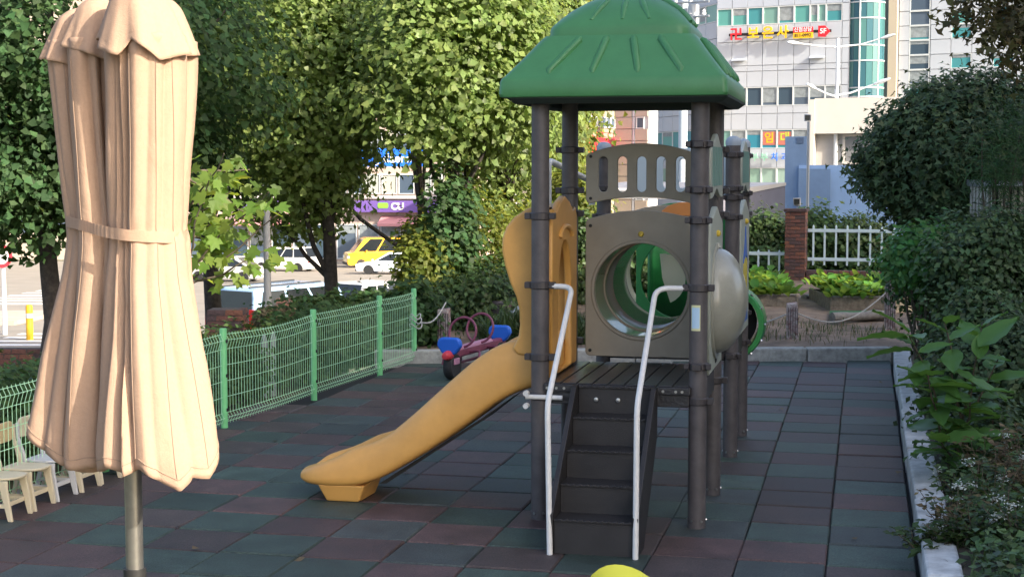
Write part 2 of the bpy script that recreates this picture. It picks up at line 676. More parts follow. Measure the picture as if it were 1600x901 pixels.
def tile_mesh(name, m):
    t = MB()
    h, b, d = .2472, .2390, .010
    t.add([(-h, -h, -.045), (h, -h, -.045), (h, h, -.045), (-h, h, -.045), (-h, -h, -d), (h, -h, -d), (h, h, -d), (-h, h, -d),
           (-b, -b, 0), (b, -b, 0), (b, b, 0), (-b, b, 0)],
          [(0, 1, 5, 4), (1, 2, 6, 5), (2, 3, 7, 6), (3, 0, 4, 7), (4, 5, 9, 8), (5, 6, 10, 9), (6, 7, 11, 10), (7, 4, 8, 11), (8, 9, 10, 11)])
    t.v = [(p[0] * 1.004, p[1] * .966, p[2]) for p in t.v]
    return t.mesh(name, m)


tiles = [tile_mesh('rubber_tile', m) for m in (M_rubg, M_rubr, M_rubg2, M_rubr2)]
far_tiles = MB()
for j in range(-10, 22):
    for i in range(12):
        x, y = .06 - i * .5, 9.05 + j * .5
        p = Vector((x, y))
        if (p - K0).dot(kn) > .12 or x < fence_x(y) - .12:
            continue
        r = random.random()
        k = (i + j) % 2
        if r < .16:
            k = 1 - k
        if random.random() < .38:
            k += 2
        if y < 6.9:
            far_tiles.box(x - .246, x + .246, y - .246, y + .246, -.045, 0)
            continue
        o = link('rubber_tile', tiles[k], floor, (x + rnd(-.002, .002), y + rnd(-.002, .002), rnd(-.004, .003)),
                 (rnd(-.011, .011), rnd(-.008, .008), rnd(-.006, .006)))
o = far_tiles.build('rubber_tile_field', M_rubg2, floor)
o['kind'] = 'stuff'

# kerbs
def kerb_block(name, p0, p1, n, w, h, m, gap=.006, lab=None):
    d = (p1 - p0).normalized()
    a, b = p0 + d * gap, p1 - d * gap
    q = [(a.x, a.y), (b.x, b.y), (b.x + n.x * w, b.y + n.y * w), (a.x + n.x * w, a.y + n.y * w)]
    k = MB()
    k.hexa([(*c, -.08) for c in q], [(*c, h + rnd(-.004, .004)) for c in q])
    return k.build(name, m, None, .018)


kroot = thing('concrete_kerb', 'low grey concrete kerb between rubber floor and vegetable garden', 'kerb', (K0.x, K0.y, 0))
t = .4
L = (K1 - K0).length
a0 = 0
while a0 < L:
    a1 = min(a0 + 1.02, L)
    q = kerb_block('kerb_block', K0 + kd * a0, K0 + kd * a1, kn, .17, .15, M_conc)
    q.parent = kroot
    q.location = -kroot.location
    a0 = a1
kroot2 = thing('painted_kerb', 'whitish worn concrete kerb along the planting bed on the right', 'kerb', (.35, 8, 0))
y = 4.3
while y < 18.4:
    y1 = min(y + 1.9, 18.55)
    x0 = .335 + rnd(-.012, .012)
    q = kerb_block('kerb_block', Vector((x0, y)), Vector((.335 + rnd(-.012, .012), y1)), Vector((1, 0)), .19, .15 + rnd(-.01, .01), M_conc2)
    q.parent = kroot2
    q.location = -kroot2.location
    y = y1

# ------------------------------------------------------------------ play tower
def cut_panel(name, outline, holes, axis, pos, th, m, parent, bevel=.006, res=1):
    """flat board with openings; outline/holes are 2D points in the board's plane (horizontal, z)"""
    cu = bpy.data.curves.new(name, 'CURVE')
    cu.dimensions = '2D'
    cu.fill_mode = 'BOTH'
    cu.extrude = th / 2 - bevel
    cu.bevel_depth = bevel
    cu.bevel_resolution = res
    cu.offset = -bevel
    for poly in [outline] + holes:
        sp = cu.splines.new('POLY')
        sp.points.add(len(poly) - 1)
        for p, q in zip(sp.points, poly):
            p.co = (q[0], q[1], 0, 1)
        sp.use_cyclic_u = True
    o = bpy.data.objects.new(name, cu)
    C.objects.link(o)
    me = bpy.data.meshes.new_from_object(o.evaluated_get(bpy.context.evaluated_depsgraph_get()))
    bpy.data.objects.remove(o)
    me.name = name
    off = wloc(parent)
    for v in me.vertices:
        u, w, t = v.co
        v.co = ((u, pos + t, w) if axis == 'y' else (pos + t, u, w)) if axis in 'xy' else (u, w, pos + t)
        v.co -= off
    bm = bmesh.new()
    bm.from_mesh(me)
    bmesh.ops.remove_doubles(bm, verts=bm.verts, dist=1e-5)
    bmesh.ops.recalc_face_normals(bm, faces=bm.faces)
    bm.to_mesh(me)
    bm.free()
    me.materials.clear()
    me.materials.append(m)
    return link(name, me, parent)


def rrect(x0, x1, z0, z1, r, n=5):
    pts = []
    for cx, cz, a in ((x1 - r, z1 - r, 0), (x0 + r, z1 - r, 90), (x0 + r, z0 + r, 180), (x1 - r, z0 + r, 270)):
        for i in range(n + 1):
            t = R(a + 90 * i / n)
            pts.append((cx + r * math.cos(t), cz + r * math.sin(t)))
    return pts


def circ(cx, cz, r, n=40):
    return [(cx + r * math.cos(2 * math.pi * i / n), cz + r * math.sin(2 * math.pi * i / n)) for i in range(n)]


def roundpath(pts, r=.06, n=5):
    pts = [Vector(p) for p in pts]
    out = [pts[0]]
    for i in range(1, len(pts) - 1):
        a, b, c = pts[i - 1], pts[i], pts[i + 1]
        d1, d2 = (a - b), (c - b)
        k = min(r, d1.length * .45, d2.length * .45)
        p, q = b + d1.normalized() * k, b + d2.normalized() * k
        for j in range(n + 1):
            t = j / n
            out.append(p * (1 - t) ** 2 + b * 2 * t * (1 - t) + q * t * t)
    out.append(pts[-1])
    return out


XL, XR = -2.02, -1.01
Y1, Y2, Y3, Y4 = 9.57, 10.57, 12.0, 13.0
XC, YC = (XL + XR) / 2, (Y1 + Y2) / 2
tower = thing('play_tower', 'playground tower with green pyramid roof, brown posts, crawl tunnel, black steps and yellow slide', 'play structure', (XC, YC, 0))

# posts
def post(x, y, h, cap):
    k = MB().lathe([(.0, -.03), (.057, -.03), (.057, h - .004), (.053, h), (.0, h)], 24, (x, y, 0))
    o = k.build('post', M_post, tower, smooth=True)
    if cap:
        MB().lathe([(.059, h - .01), (.061, h + .02), (.05, h + .045), (.028, h + .06), (.0, h + .065)], 20, (x, y, 0)).build('post_cap', M_cap, o, smooth=True)
    bt = MB()
    for a in (-115, -55, 20, 160):
        c, s = math.cos(R(a)), math.sin(R(a))
        bt.tube([(x + c * .054, y + s * .054, .045), (x + c * .064, y + s * .064, .045)], .008, 8)
    bt.build('anchor_bolt', M_bolt, o)['kind'] = 'stuff'
    return o


for x in (XL, XR):
    for y in (Y1, Y2):
        post(x, y, 2.72, False)
    for y in (Y3, Y4):
        if (x, y) != (XL, Y4):
            post(x, y, 2.44 if x == XR else 2.40, True)

clamp_me = {}


def clamp(x, y, z, lug):
    """ring round the post with a bolted lug pointing lug=(dx,dy)"""
    key = lug
    if key not in clamp_me:
        k = MB().lathe([(.058, -.024), (.067, -.022), (.067, .022), (.058, .024)], 20)
        dx, dy = lug
        for s in (-1, 1):
            if dx:
                k.box(*sorted((s * .06, s * .098)), -.03, .03, -.02, .02)
            else:
                k.box(-.03, .03, *sorted((s * .06, s * .098)), -.02, .02)
        if dy:                                                     # bolt ears across
            k.box(.05, .085, -.055, -.02, -.018, .018)
            k.box(-.085, -.05, -.055, -.02, -.018, .018)
        clamp_me[key] = k.mesh('clamp', M_clamp)
    o = link('clamp', clamp_me[key], tower, Vector((x, y, z)) - Vector((XC, YC, 0)))
    b = o.modifiers.new('bevel', 'BEVEL')
    b.width = .004
    return o


for z in (2.40, 2.12, 1.93, 1.02):
    clamp(XR, Y1, z, (0, 1))
for z in (2.38, 2.10, 1.94, 1.05):
    clamp(XR, Y2, z, (1, 0))
    clamp(XL, Y2, z, (1, 0))
for z in (1.95, 1.51, 1.05):
    clamp(XL, Y1, z, (1, 0))
clamp(XR, Y1, 1.51, (1, 0))
for x in (XL, XR):
    clamp(x, Y1, .80, (1, 0))
    clamp(x, Y2, .80, (1, 0))
    for z in (2.36, 2.10, 2.03, 1.88, 1.05, .80):
        clamp(x, Y3, z, (0, 1))
    for z in (2.36, 2.05, 1.88, 1.05, .80) if x == XR else ():
        clamp(x, Y4, z, (0, 1))

# decks
for ya, yb in ((Y1 - .07, Y2 + .06), (Y3 - .06, Y4 + .06)):
    k = MB()
    k.box(XL + .04, XR - .04, ya, yb, .84, .888)
    for i in range(9):
        xa = XL + .05 + i * .102
        k.box(xa, xa + .092, ya + .012, yb - .012, .888, .897)
    k.box(XL + .05, XR - .05, ya + .02, ya + .06, .76, .84)
    k.box(XL + .05, XR - .05, yb - .06, yb - .02, .76, .84)
    d = k.build('deck', M_deck, tower, .005)
    bt = MB()
    for xx in (-1.96, -1.90, -1.85, -1.22, -1.14, -1.10):
        bt.tube([(xx, ya - .004, .862), (xx, ya + .004, .862)], .009, 8)
    bt.build('deck_bolt', M_bolt, d)['kind'] = 'stuff'
    for s in (-1, 1):
        xx = XL + .075 if s < 0 else XR - .075
        MB().box(xx - .03 + s * .06, xx + .03 + s * .06, ya + .14, yb - .14, .74, .888).build('deck_beam', M_clamp, tower, .004)

# back boards of the first deck
def arch_outline(x0, x1, z0, z1, rise, zr=0, n=14, r=.03):
    pts = [(x1 - .0, z0 + r), (x1, z1 - r), (x1 - r * .3, z1 - r * .3)]
    xm, w = (x0 + x1) / 2, (x1 - x0) / 2
    for i in range(n + 1):
        t = 1 - 2 * i / n
        pts.append((xm + t * (w - r), z1 + rise * (1 - t * t)))
    pts += [(x0 + r * .3, z1 - r * .3), (x0, z1 - r), (x0, z0 + r), (x0 + r * .3, z0 + r * .3)]
    for i in range(n + 1):
        t = -1 + 2 * i / n
        pts.append((xm + t * (w - r), z0 + zr * (1 - t * t)))
    pts += [(x1 - r * .3, z0 + r * .3)]
    return pts


PX0, PX1 = -1.905, -1.125
slots = [rrect(XC + (k - 2) * .134 - .032, XC + (k - 2) * .134 + .032, 2.09, 2.335, .0315, 4) for k in range(5)]
bp = cut_panel('slotted_board', arch_outline(PX0, PX1, 2.01, 2.36, .065, .045), slots, 'y', Y2, .03, M_panel, tower)
bt = MB()
for xx, zz in ((PX0 + .035, 2.045), (PX0 + .035, 2.335)):
    bt.tube([(xx, Y2 - .022, zz), (xx, Y2 - .012, zz)], .011, 10)
bt.build('board_bolt', M_black, bp)
HZ, HR = 1.41, .325
hp = cut_panel('tunnel_board', arch_outline(PX0, PX1, .945, 1.905, .058, 0), [circ(XC, HZ, HR)], 'y', Y2, .035, M_panel, tower)
bt = MB()
for xx, zz in ((PX0 + .035, .985), (PX0 + .035, 1.855), (PX1 - .035, .985)):
    bt.tube([(xx, Y2 - .025, zz), (xx, Y2 - .014, zz)], .012, 10)
bt.build('board_bolt', M_black, hp)
MB().lathe([(0, -.035), (.014, -.033), (.02, -.025), (.02, -.012), (0, -.012)], 12, (XC, Y2 + .0, 1.80), 'y').build('yellow_knob', M_bolty, hp, smooth=True)

# crawl tunnel
prof_o = [(HR + .02, .018), (HR + .03, .05), (HR + .015, .08), (HR + .015, Y3 - Y2 - .06), (HR + .03, Y3 - Y2 - .03), (HR + .02, Y3 - Y2)]
prof_i = [(HR - .002, Y3 - Y2), (HR + .0, .75), (HR - .010, .735), (HR - .010, .715), (HR, .70), (HR - .004, .38), (HR - .014, .37), (HR - .014, .35), (HR - .004, .34), (HR + .002, -.012), (HR + .018, -.022)]
k = MB()
n = 48
allp = prof_o[::-1] + prof_i[::-1] if False else prof_o + prof_i
k.lathe(allp, n, (XC, Y2, HZ), 'y', False)
k.build('crawl_tunnel', M_tun, tower, smooth=True)
MB().lathe([(HR + .001, -.018), (HR + .004, -.027), (HR + .02, -.027), (HR + .028, -.018)], 48, (XC, Y2, HZ), 'y', False).build('tunnel_lip', M_panel, hp, smooth=True)

# second module boards
hp2 = cut_panel('tunnel_board', arch_outline(PX0, PX1, .945, 1.885, .085, 0), [circ(XC, HZ, HR)], 'y', Y3, .035, M_panel, tower)
cut_panel('slotted_board', arch_outline(PX0, PX1, 2.01, 2.36, .065, .045), slots, 'y', Y4, .03, M_blue_pan, tower)
gb = cut_panel('tube_slide_board', arch_outline(PX0, PX1, .945, 1.885, .085, 0), [circ(XC, 1.33, .35)], 'y', Y4, .04, M_grn2, tower)
k = MB()                                                            # orange hood over the far exit, seen above the tunnel board
pts = [(-.2, 0), (-.18, .04), (-.13, .08), (-.05, .105), (.05, .105), (.13, .08), (.18, .04), (.2, 0)]
k.prism([(XC + .16 + a, 1.89 + b) for a, b in pts], 'y', Y3 - .2, Y3 - .16)
k.build('orange_arch', M_orange, tower, .006)

# green tube slide leaving the second deck
k = MB()
tcx, tcz, trr = -1.14, .94, .30
k.lathe([(trr - .03, 0), (trr + .01, 0), (trr + .02, .03), (trr + .012, .06), (trr + .006, .10), (trr + .02, .30), (trr + .015, .36), (trr - .04, .40), (trr - .05, .38), (trr - .03, .05)], 40, (tcx, Y4 + .04, tcz), 'y', False)
o = k.build('tube_slide', M_grn2, tower, smooth=True)
bt = MB().lathe([(0, 0), (trr - .06, 0), (trr - .06, .01), (0, .01)], 32, (tcx, Y4 + .30, tcz), 'y').build('tube_inside', M_black, o)  # flat black disc stands in for the shade inside the tube
for i in range(7):
    a = R(-75 + i * 25)
    q = Vector((tcx + (trr + .018) * math.cos(a), Y4 + .07, tcz + (trr + .018) * math.sin(a)))
    MB().tube([q, q + Vector((math.cos(a), 0, math.sin(a))) * .012], .012, 8).build('flange_bolt', M_bolt, o)
k = MB()
k.grid([[(XC + .02 + .38 * math.cos(R(a)), Y4 + .42 + .38 * math.sin(R(a)), z) for a in range(-42, 175, 12)] for z in (.86, 1.3, 1.75)])
sh = k.build('slide_shell', M_grn2, o, smooth=60)
sm = sh.modifiers.new('wall', 'SOLIDIFY')
sm.thickness = .03
k = MB()
ca = [R(95 + 170 * j / 20) for j in range(21)]
k.tube([(XC - .30 + .24 * math.cos(a), Y4 + .22, 1.36 + .30 * math.sin(a)) for a in ca], [.012 + .05 * math.sin(math.pi * j / 20) for j in range(21)], 10)
k.build('cream_liner', M_cream, o, smooth=60)
k = MB()
k.grid([[(XC - .20 + .20 * math.cos(a) * q, Y4 + .26 + .02 * q, 1.30 + .22 * math.sin(a) * q) for a in [R(-70 + 14 * j) for j in range(13)]] for q in (.02, .5, 1)])
k.build('cream_liner', M_cream, o, smooth=60)

# right-hand side boards
def side_board(y0, y1, z0, z1, name, m):
    ym, w = (y0 + y1) / 2, (y1 - y0) / 2
    pts = []
    for i in range(25):
        t = 1 - 2 * i / 24
        bump = .075 * math.exp(-(t / .42) ** 2) - .05 * abs(t) ** 6
        pts.append((ym + t * w, z1 - .06 + bump))
    for i in range(13):
        t = -1 + 2 * i / 12
        pts.append((ym + t * w, z0 + (.06 * math.exp(-(t / .4) ** 2) if name == 'slatted_side_board' else 0)))
    return pts


for ya, yb in ((Y1, Y2), (Y3, Y4)):
    y0, y1 = ya + .09, yb - .09
    for xs in (XR + .045,):
        o = cut_panel('slatted_side_board', side_board(y0, y1, 2.06, 2.46, 'slatted_side_board', None), [], 'x', xs, .03, M_panel_s, tower)
        for kx in range(6):
            yy = y0 + .13 + kx * (y1 - y0 - .26) / 5
            MB().box(xs + .0155, xs + .019, yy - .03, yy + .03, 2.14, 2.39).build('green_inlay', M_slot, o)
        o = cut_panel('side_board', side_board(y0, y1, .95, 1.99, 'side_board', None), [], 'x', xs, .035, M_panel_s, tower)
        MB().lathe([(0, -.01), (.02, -.005), (.022, .02), (.012, .03), (0, .032)], 12, (xs + .012, (ya + yb) / 2, 1.83), 'x').build('yellow_knob', M_bolty, o, smooth=True)
        if ya == Y1:
            k = MB()
            prof = []
            for i in range(13):
                t = i / 12 * math.pi / 2
                prof.append((.345 * math.cos(t), .20 * math.sin(t)))
            k.lathe([(.38, .0), (.38, .012), (.35, .016)] + prof, 40, (xs + .018, YC, 1.39), 'x')
            k.build('bubble_window', M_bub, o, smooth=True)
            MB().box(xs + .018, xs + .022, YC - .05, YC + .05, .985, 1.03).build('hand_slot', M_black, o)
        else:
            yy = (ya + yb) / 2
            q = MB()
            q.prism([(yy - .22, 1.5), (yy - .1, 1.62), (yy, 1.79), (yy + .1, 1.62), (yy + .22, 1.5), (yy + .08, 1.55), (yy - .08, 1.55)], 'x', xs + .018, xs + .024)
            q.build('blue_figure', M_pblue, o)
            q = MB()
            q.prism([(yy - .25, 1.02), (yy + .25, 1.02), (yy + .16, 1.2), (yy, 1.14), (yy - .16, 1.2)], 'x', xs + .018, xs + .024)
            q.build('blue_figure', M_pblue, o)
            q = MB()
            for s in (-.13, 0, .13):
                q.box(xs + .018, xs + .023, yy + s - .035, yy + s + .035, 1.2, 1.53)
            q.build('yellow_figure', M_pyel, o)

# black steps
SX0, SX1 = -1.765, -1.275
k = MB()
rises = [0, .205, .375, .545, .715, .882]
for i in range(5):
    ya = 8.70 + i * .197
    yb = ya + .197 if i < 4 else 9.53
    k.box(SX0 + .012, SX1 - .012, ya, yb + .02, max(0, rises[i] - .06), rises[i + 1] - .012)
    k.box(SX0 + .012, SX1 - .012, ya - .012, yb + .02, rises[i + 1] - .012, rises[i + 1])
    for j in range(11):
        xx = SX0 + .04 + j * .041
        k.box(xx, xx + .022, ya - .016, ya + .006, rises[i + 1] - .006, rises[i + 1] + .005)
k.build('steps', M_stair, tower, .003)
for xa, xb in ((SX0 - .022, SX0 + .011), (SX1 - .011, SX1 + .022)):
    MB().prism([(8.675, 0), (8.93, 0), (9.50, .58), (9.50, .89), (9.42, .89), (8.675, .235)], 'x', xa, xb).build('stringer', M_stair, tower, .005)
bt = MB()
for xx in (-1.64, -1.50):
    bt.lathe([(0, -.012), (.014, -.01), (.014, 0)], 12, (xx, 9.485, .80), 'y')
bt.build('step_bolt', M_bolt, tower)['kind'] = 'stuff'

# white handrails
for s in (-1, 1):
    px = XL if s < 0 else XR
    xr = -1.805 if s < 0 else -1.275
    pts = roundpath([(px - s * .06, Y1 - .01, 1.505), (xr, Y1 - .03, 1.505), (xr + s * .0, 8.76, .875), (xr - s * -.0 + (.035 if s < 0 else .01), 8.665, .0)], .085)
    hr = MB().tube(pts, .0175, 12).build('handrail', M_rail, tower, smooth=60)
MB().tube([(-2.10, 9.50, .80), (-1.86, 9.50, .80)], .016, 10).build('cross_bar', M_rail, tower, smooth=60)
k = MB()
k.tube([(-2.085, 9.47, .83), (-2.085, 9.43, .83)], .018, 10).tube([(-2.085, 9.47, .75), (-2.085, 9.43, .75)], .018, 10)
k.build('bolt_cover', M_rail, tower)

# grab rail of the far ladder, left of the second deck
pts = roundpath([at(857, 345, 11.6), at(857, 250, 11.6), at(925, 284, 12.3), at(925, 320, 12.3)], .07)
MB().tube(pts, .024, 12).build('grab_rail', M_rail, tower, smooth=60)

# roof
def sq_ring(h, z, r, n=5):
    return [(XC + p[0], YC + p[1], z) for p in rrect(-h, h, -h, h, max(.004, min(r, h * .98)), n)]


levels = [(.60, 2.745, .05), (.655, 2.74, .04), (.66, 2.70, .04), (.685, 2.688, .04), (.706, 2.694, .035), (.712, 2.71, .035), (.707, 2.785, .035), (.697, 2.808, .035),
          (.685, 2.82, .04), (.58, 2.95, .06), (.50, 3.055, .07), (.475, 3.084, .08), (.450, 3.086, .08), (.449, 3.125, .09), (.440, 3.150, .10), (.40, 3.20, .13),
          (.345, 3.258, .16), (.275, 3.31, .17), (.19, 3.352, .14), (.10, 3.376, .09), (.02, 3.382, .018)]
k = MB()
rings = [sq_ring(*l) for l in levels]
m_ = len(rings[0])
vs = [p for rg in rings for p in rg]
fs = [tuple(range(m_))[::-1]]
for i in range(len(rings) - 1):
    for j in range(m_):
        j2 = (j + 1) % m_
        fs.append((i * m_ + j, i * m_ + j2, (i + 1) * m_ + j2, (i + 1) * m_ + j))
fs.append(tuple((len(rings) - 1) * m_ + j for j in range(m_)))
k.add(vs, fs)
roof = k.build('roof', M_grn, tower, smooth=26)
roof.location.x -= .02
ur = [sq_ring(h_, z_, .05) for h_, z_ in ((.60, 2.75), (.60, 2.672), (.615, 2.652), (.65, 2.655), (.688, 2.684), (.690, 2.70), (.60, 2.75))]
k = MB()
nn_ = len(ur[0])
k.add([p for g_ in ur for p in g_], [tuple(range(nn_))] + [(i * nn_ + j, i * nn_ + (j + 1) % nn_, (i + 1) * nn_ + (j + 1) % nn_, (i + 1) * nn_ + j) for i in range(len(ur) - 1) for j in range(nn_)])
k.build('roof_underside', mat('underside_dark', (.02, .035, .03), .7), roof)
for face in range(4):
    a = face * math.pi / 2

    def rp(u, d, z):                                                # u along the face, d outwards
        return (XC + u * math.cos(a) + d * math.sin(a), YC + u * math.sin(a) - d * math.cos(a), z)
    for ub, ut in ((-.42, -.255), (-.145, -.085), (.135, .085), (.40, .255)):
        MB().tube([rp(ut, .478, 3.066), rp(ut * .98 + ub * .02, .50, 3.05), rp(ub, .645, 2.852), rp(ub, .66, 2.83)], [.016, .025, .025, .016], 10).build('roof_rib', M_grn, roof, smooth=60)
    for ub, ut in ((-.20, -.10), (-.0, 0), (.17, .085)):
        MB().tube([rp(ut, .20, 3.34), rp(ut * .8 + ub * .2, .26, 3.311), rp((ut + ub) / 2, .33, 3.262), rp(ub, .405, 3.18)], [.012, .021, .022, .015], 10).build('roof_rib', M_grn, roof, smooth=60)

# notice on the post
k = MB()
for r_, a0, a1, z0, z1, m_, nm in ((.0585, -132, -72, 1.245, 1.405, M_sticker, 'notice'), (.0592, -127, -77, 1.26, 1.39, M_sticker2, 'notice_print')):
    k = MB()
    g0 = [[(XR + r_ * math.cos(R(a0 + (a1 - a0) * i / 8)), Y1 + r_ * math.sin(R(a0 + (a1 - a0) * i / 8)), z) for i in range(9)] for z in (z0, z1)]
    k.grid(g0)
    o = k.build(nm, m_, tower if nm == 'notice' else o)

# yellow slide: chute, foot, hood
st = [(-3.755, .150, .175, .180), (-3.735, .120, .190, .205), (-3.68, .103, .205, .232), (-3.57, .097, .230, .262), (-3.46, .098, .262, .310), (-3.36, .105, .292, .370), (-3.25, .125, .330, .395),
      (-3.12, .185, .385, .455), (-3.03, .238, .432, .530), (-2.90, .315, .538, .640), (-2.76, .405, .655, .770), (-2.62, .505, .778, .895), (-2.5, .595, .875, 1.0),
      (-2.37, .695, .970, 1.085), (-2.27, .755, 1.035, 1.125), (-2.17, .80, 1.075, 1.14), (-2.07, .825, 1.09, 1.14), (-1.99, .83, 1.09, 1.135)]
y0, y1 = 9.70, 10.44
P = []
for x, zb, zr, zt in st:
    e = min(1, (x + 3.76) / .12)
    in_ = (1 - e) * .10
    f = .2 + .8 * e
    bed = zb + .065 if x > -3.6 else zb + .045
    bed = min(bed, zt - .012)
    half = [(y0 + in_ + .10 * f, zb), (y0 + in_ + .02, zb + .012), (y0 + in_, zb + .05 * f), (y0 + in_ + .004, (zb + zr) / 2 + .01), (y0 + in_ + .012, zr),
            (y0 + in_ + .05, zr + (zt - zr) * .72), (y0 + in_ + .085, zt), (y0 + in_ + .115, zt), (y0 + in_ + .14, zt - (zt - bed) * .25), (y0 + in_ + .175, bed + .02), (y0 + in_ + .21, bed)]
    full = half + [(y0 + y1 - a, b) for a, b in half[::-1]]
    P.append([(x, a, b) for a, b in full])
k = MB()
m_ = len(P[0])
k.add([p for r_ in P for p in r_], [(i * m_ + j, i * m_ + (j + 1) % m_, (i + 1) * m_ + (j + 1) % m_, (i + 1) * m_ + j) for i in range(len(P) - 1) for j in range(m_)]
      + [tuple(range(m_))[::-1], tuple((len(P) - 1) * m_ + j for j in range(m_))])
chute = k.build('slide_chute', M_yel, tower, smooth=50)
sb = chute.modifiers.new('smooth', 'SUBSURF')
sb.levels = sb.render_levels = 2
MB().hexa([(-3.545, 9.765, 0), (-3.315, 9.765, 0), (-3.30, 10.08, 0), (-3.54, 10.08, 0)], [(-3.60, 9.73, .12), (-3.265, 9.73, .12), (-3.26, 10.12, .12), (-3.60, 10.12, .12)]).build('slide_foot', M_yel, tower, .012)
MB().prism([(-3.2, .115), (-2.5, .575), (-2.27, .74), (-2.3, .715), (-2.5, .555), (-3.15, .118)], 'y', y0 + .16, y1 - .16).build('chute_rib', M_black, tower)
# hood
hood = None
wing = [(-2.0, 1.02), (-2.0, 2.0), (-2.07, 2.02), (-2.15, 1.985), (-2.22, 1.94), (-2.275, 1.875), (-2.302, 1.80), (-2.305, 1.72), (-2.285, 1.62), (-2.25, 1.51), (-2.21, 1.42), (-2.19, 1.34),
        (-2.185, 1.24), (-2.195, 1.16), (-2.235, 1.08), (-2.2, 1.04)]
k = MB()
k.prism(wing, 'y', 9.70, 9.765)
k.prism(wing, 'y', 10.375, 10.44)
top = wing[1:8]
k.add([(p[0], 9.765, p[1]) for p in top] + [(p[0], 10.375, p[1]) for p in top] + [(p[0] + .03, 9.765, p[1] - .05) for p in top] + [(p[0] + .03, 10.375, p[1] - .05) for p in top],
      [(i, i + 1, 7 + i + 1, 7 + i) for i in range(6)] + [(14 + i, 21 + i, 21 + i + 1, 14 + i + 1) for i in range(6)])
k.build('slide_hood', M_yel, tower, .018, smooth=40, seg=3)
outl = [(10.50, .91), (10.50, 1.93), (10.44, 1.99), (10.35, 1.97), (10.24, 2.03), (10.07, 2.07), (9.90, 2.03), (9.79, 1.97), (9.70, 1.99), (9.64, 1.93), (9.64, .91)]
arch = [(9.88, .93)] + [(10.07 + .22 * math.cos(R(a)) * 1.0, 1.42 + .36 * math.sin(R(a))) for a in range(180, -1, -15)] + [(10.29, .93)]
arch = [(9.85, .925), (9.85, 1.42)] + [(10.07 - .22 * math.cos(R(a)), 1.42 + .36 * math.sin(R(a))) for a in range(15, 180, 15)] + [(10.29, 1.42), (10.29, .925)]
cut_panel('slide_entry_board', outl, [arch], 'x', -1.98, .05, M_yel, tower, .012, 2)
k = MB()
pts = [Vector((-1.952, 10.07 - .20 * math.cos(R(a)), 1.80 + .07 * math.sin(R(a)))) for a in range(0, 181, 20)]
k.tube(pts, .018, 8)
k.build('entry_ridge', M_yel, tower, smooth=60)

# ------------------------------------------------------------------ closed parasol
def clothmat(name, col, trans):
    m = mat(name, col, .85, noise=(120, .05), bump=(260, .15), spec=.2)
    n, l = m.node_tree.nodes, m.node_tree.links
    tn = n.new('ShaderNodeTexNoise')
    tn.inputs['Scale'].default_value = 9
    tn.inputs['Detail'].default_value = 3
    tn.inputs['Distortion'].default_value = 1.2
    bw = n.new('ShaderNodeBump')
    bw.inputs['Strength'].default_value = .35
    bw.inputs['Distance'].default_value = .012
    tcw = n.new('ShaderNodeTexCoord')
    l.new(tcw.outputs['Object'], tn.inputs['Vector'])
    l.new(tn.outputs['Fac'], bw.inputs['Height'])
    b0 = [q for q in n if q.bl_idname == 'ShaderNodeBump' and q is not bw][0]
    l.new(bw.outputs[0], b0.inputs['Normal'])
    t = n.new('ShaderNodeBsdfTranslucent')
    t.inputs[0].default_value = (*trans, 1)
    mx = n.new('ShaderNodeMixShader')
    mx.inputs[0].default_value = .22
    l.new(n['Principled BSDF'].outputs[0], mx.inputs[1])
    l.new(t.outputs[0], mx.inputs[2])
    l.new(mx.outputs[0], n['Material Output'].inputs[0])
    return m


M_cloth = clothmat('parasol_cloth', (.465, .318, .228), (.52, .33, .19))
M_pole = mat('parasol_pole', (.30, .29, .27), .35, .85, noise=(40, .1))
UZ = 4.1
uc = at(197, 500, UZ)
par = thing('parasol', 'folded beige garden parasol tied with a cloth band on a metal pole', 'parasol', (uc.x, uc.y, 0))
zt_ = lambda py: at(197, py, UZ).z
mpp = UZ / F


def interp(x, xs, ys):
    return float(np.interp(x, xs, ys))


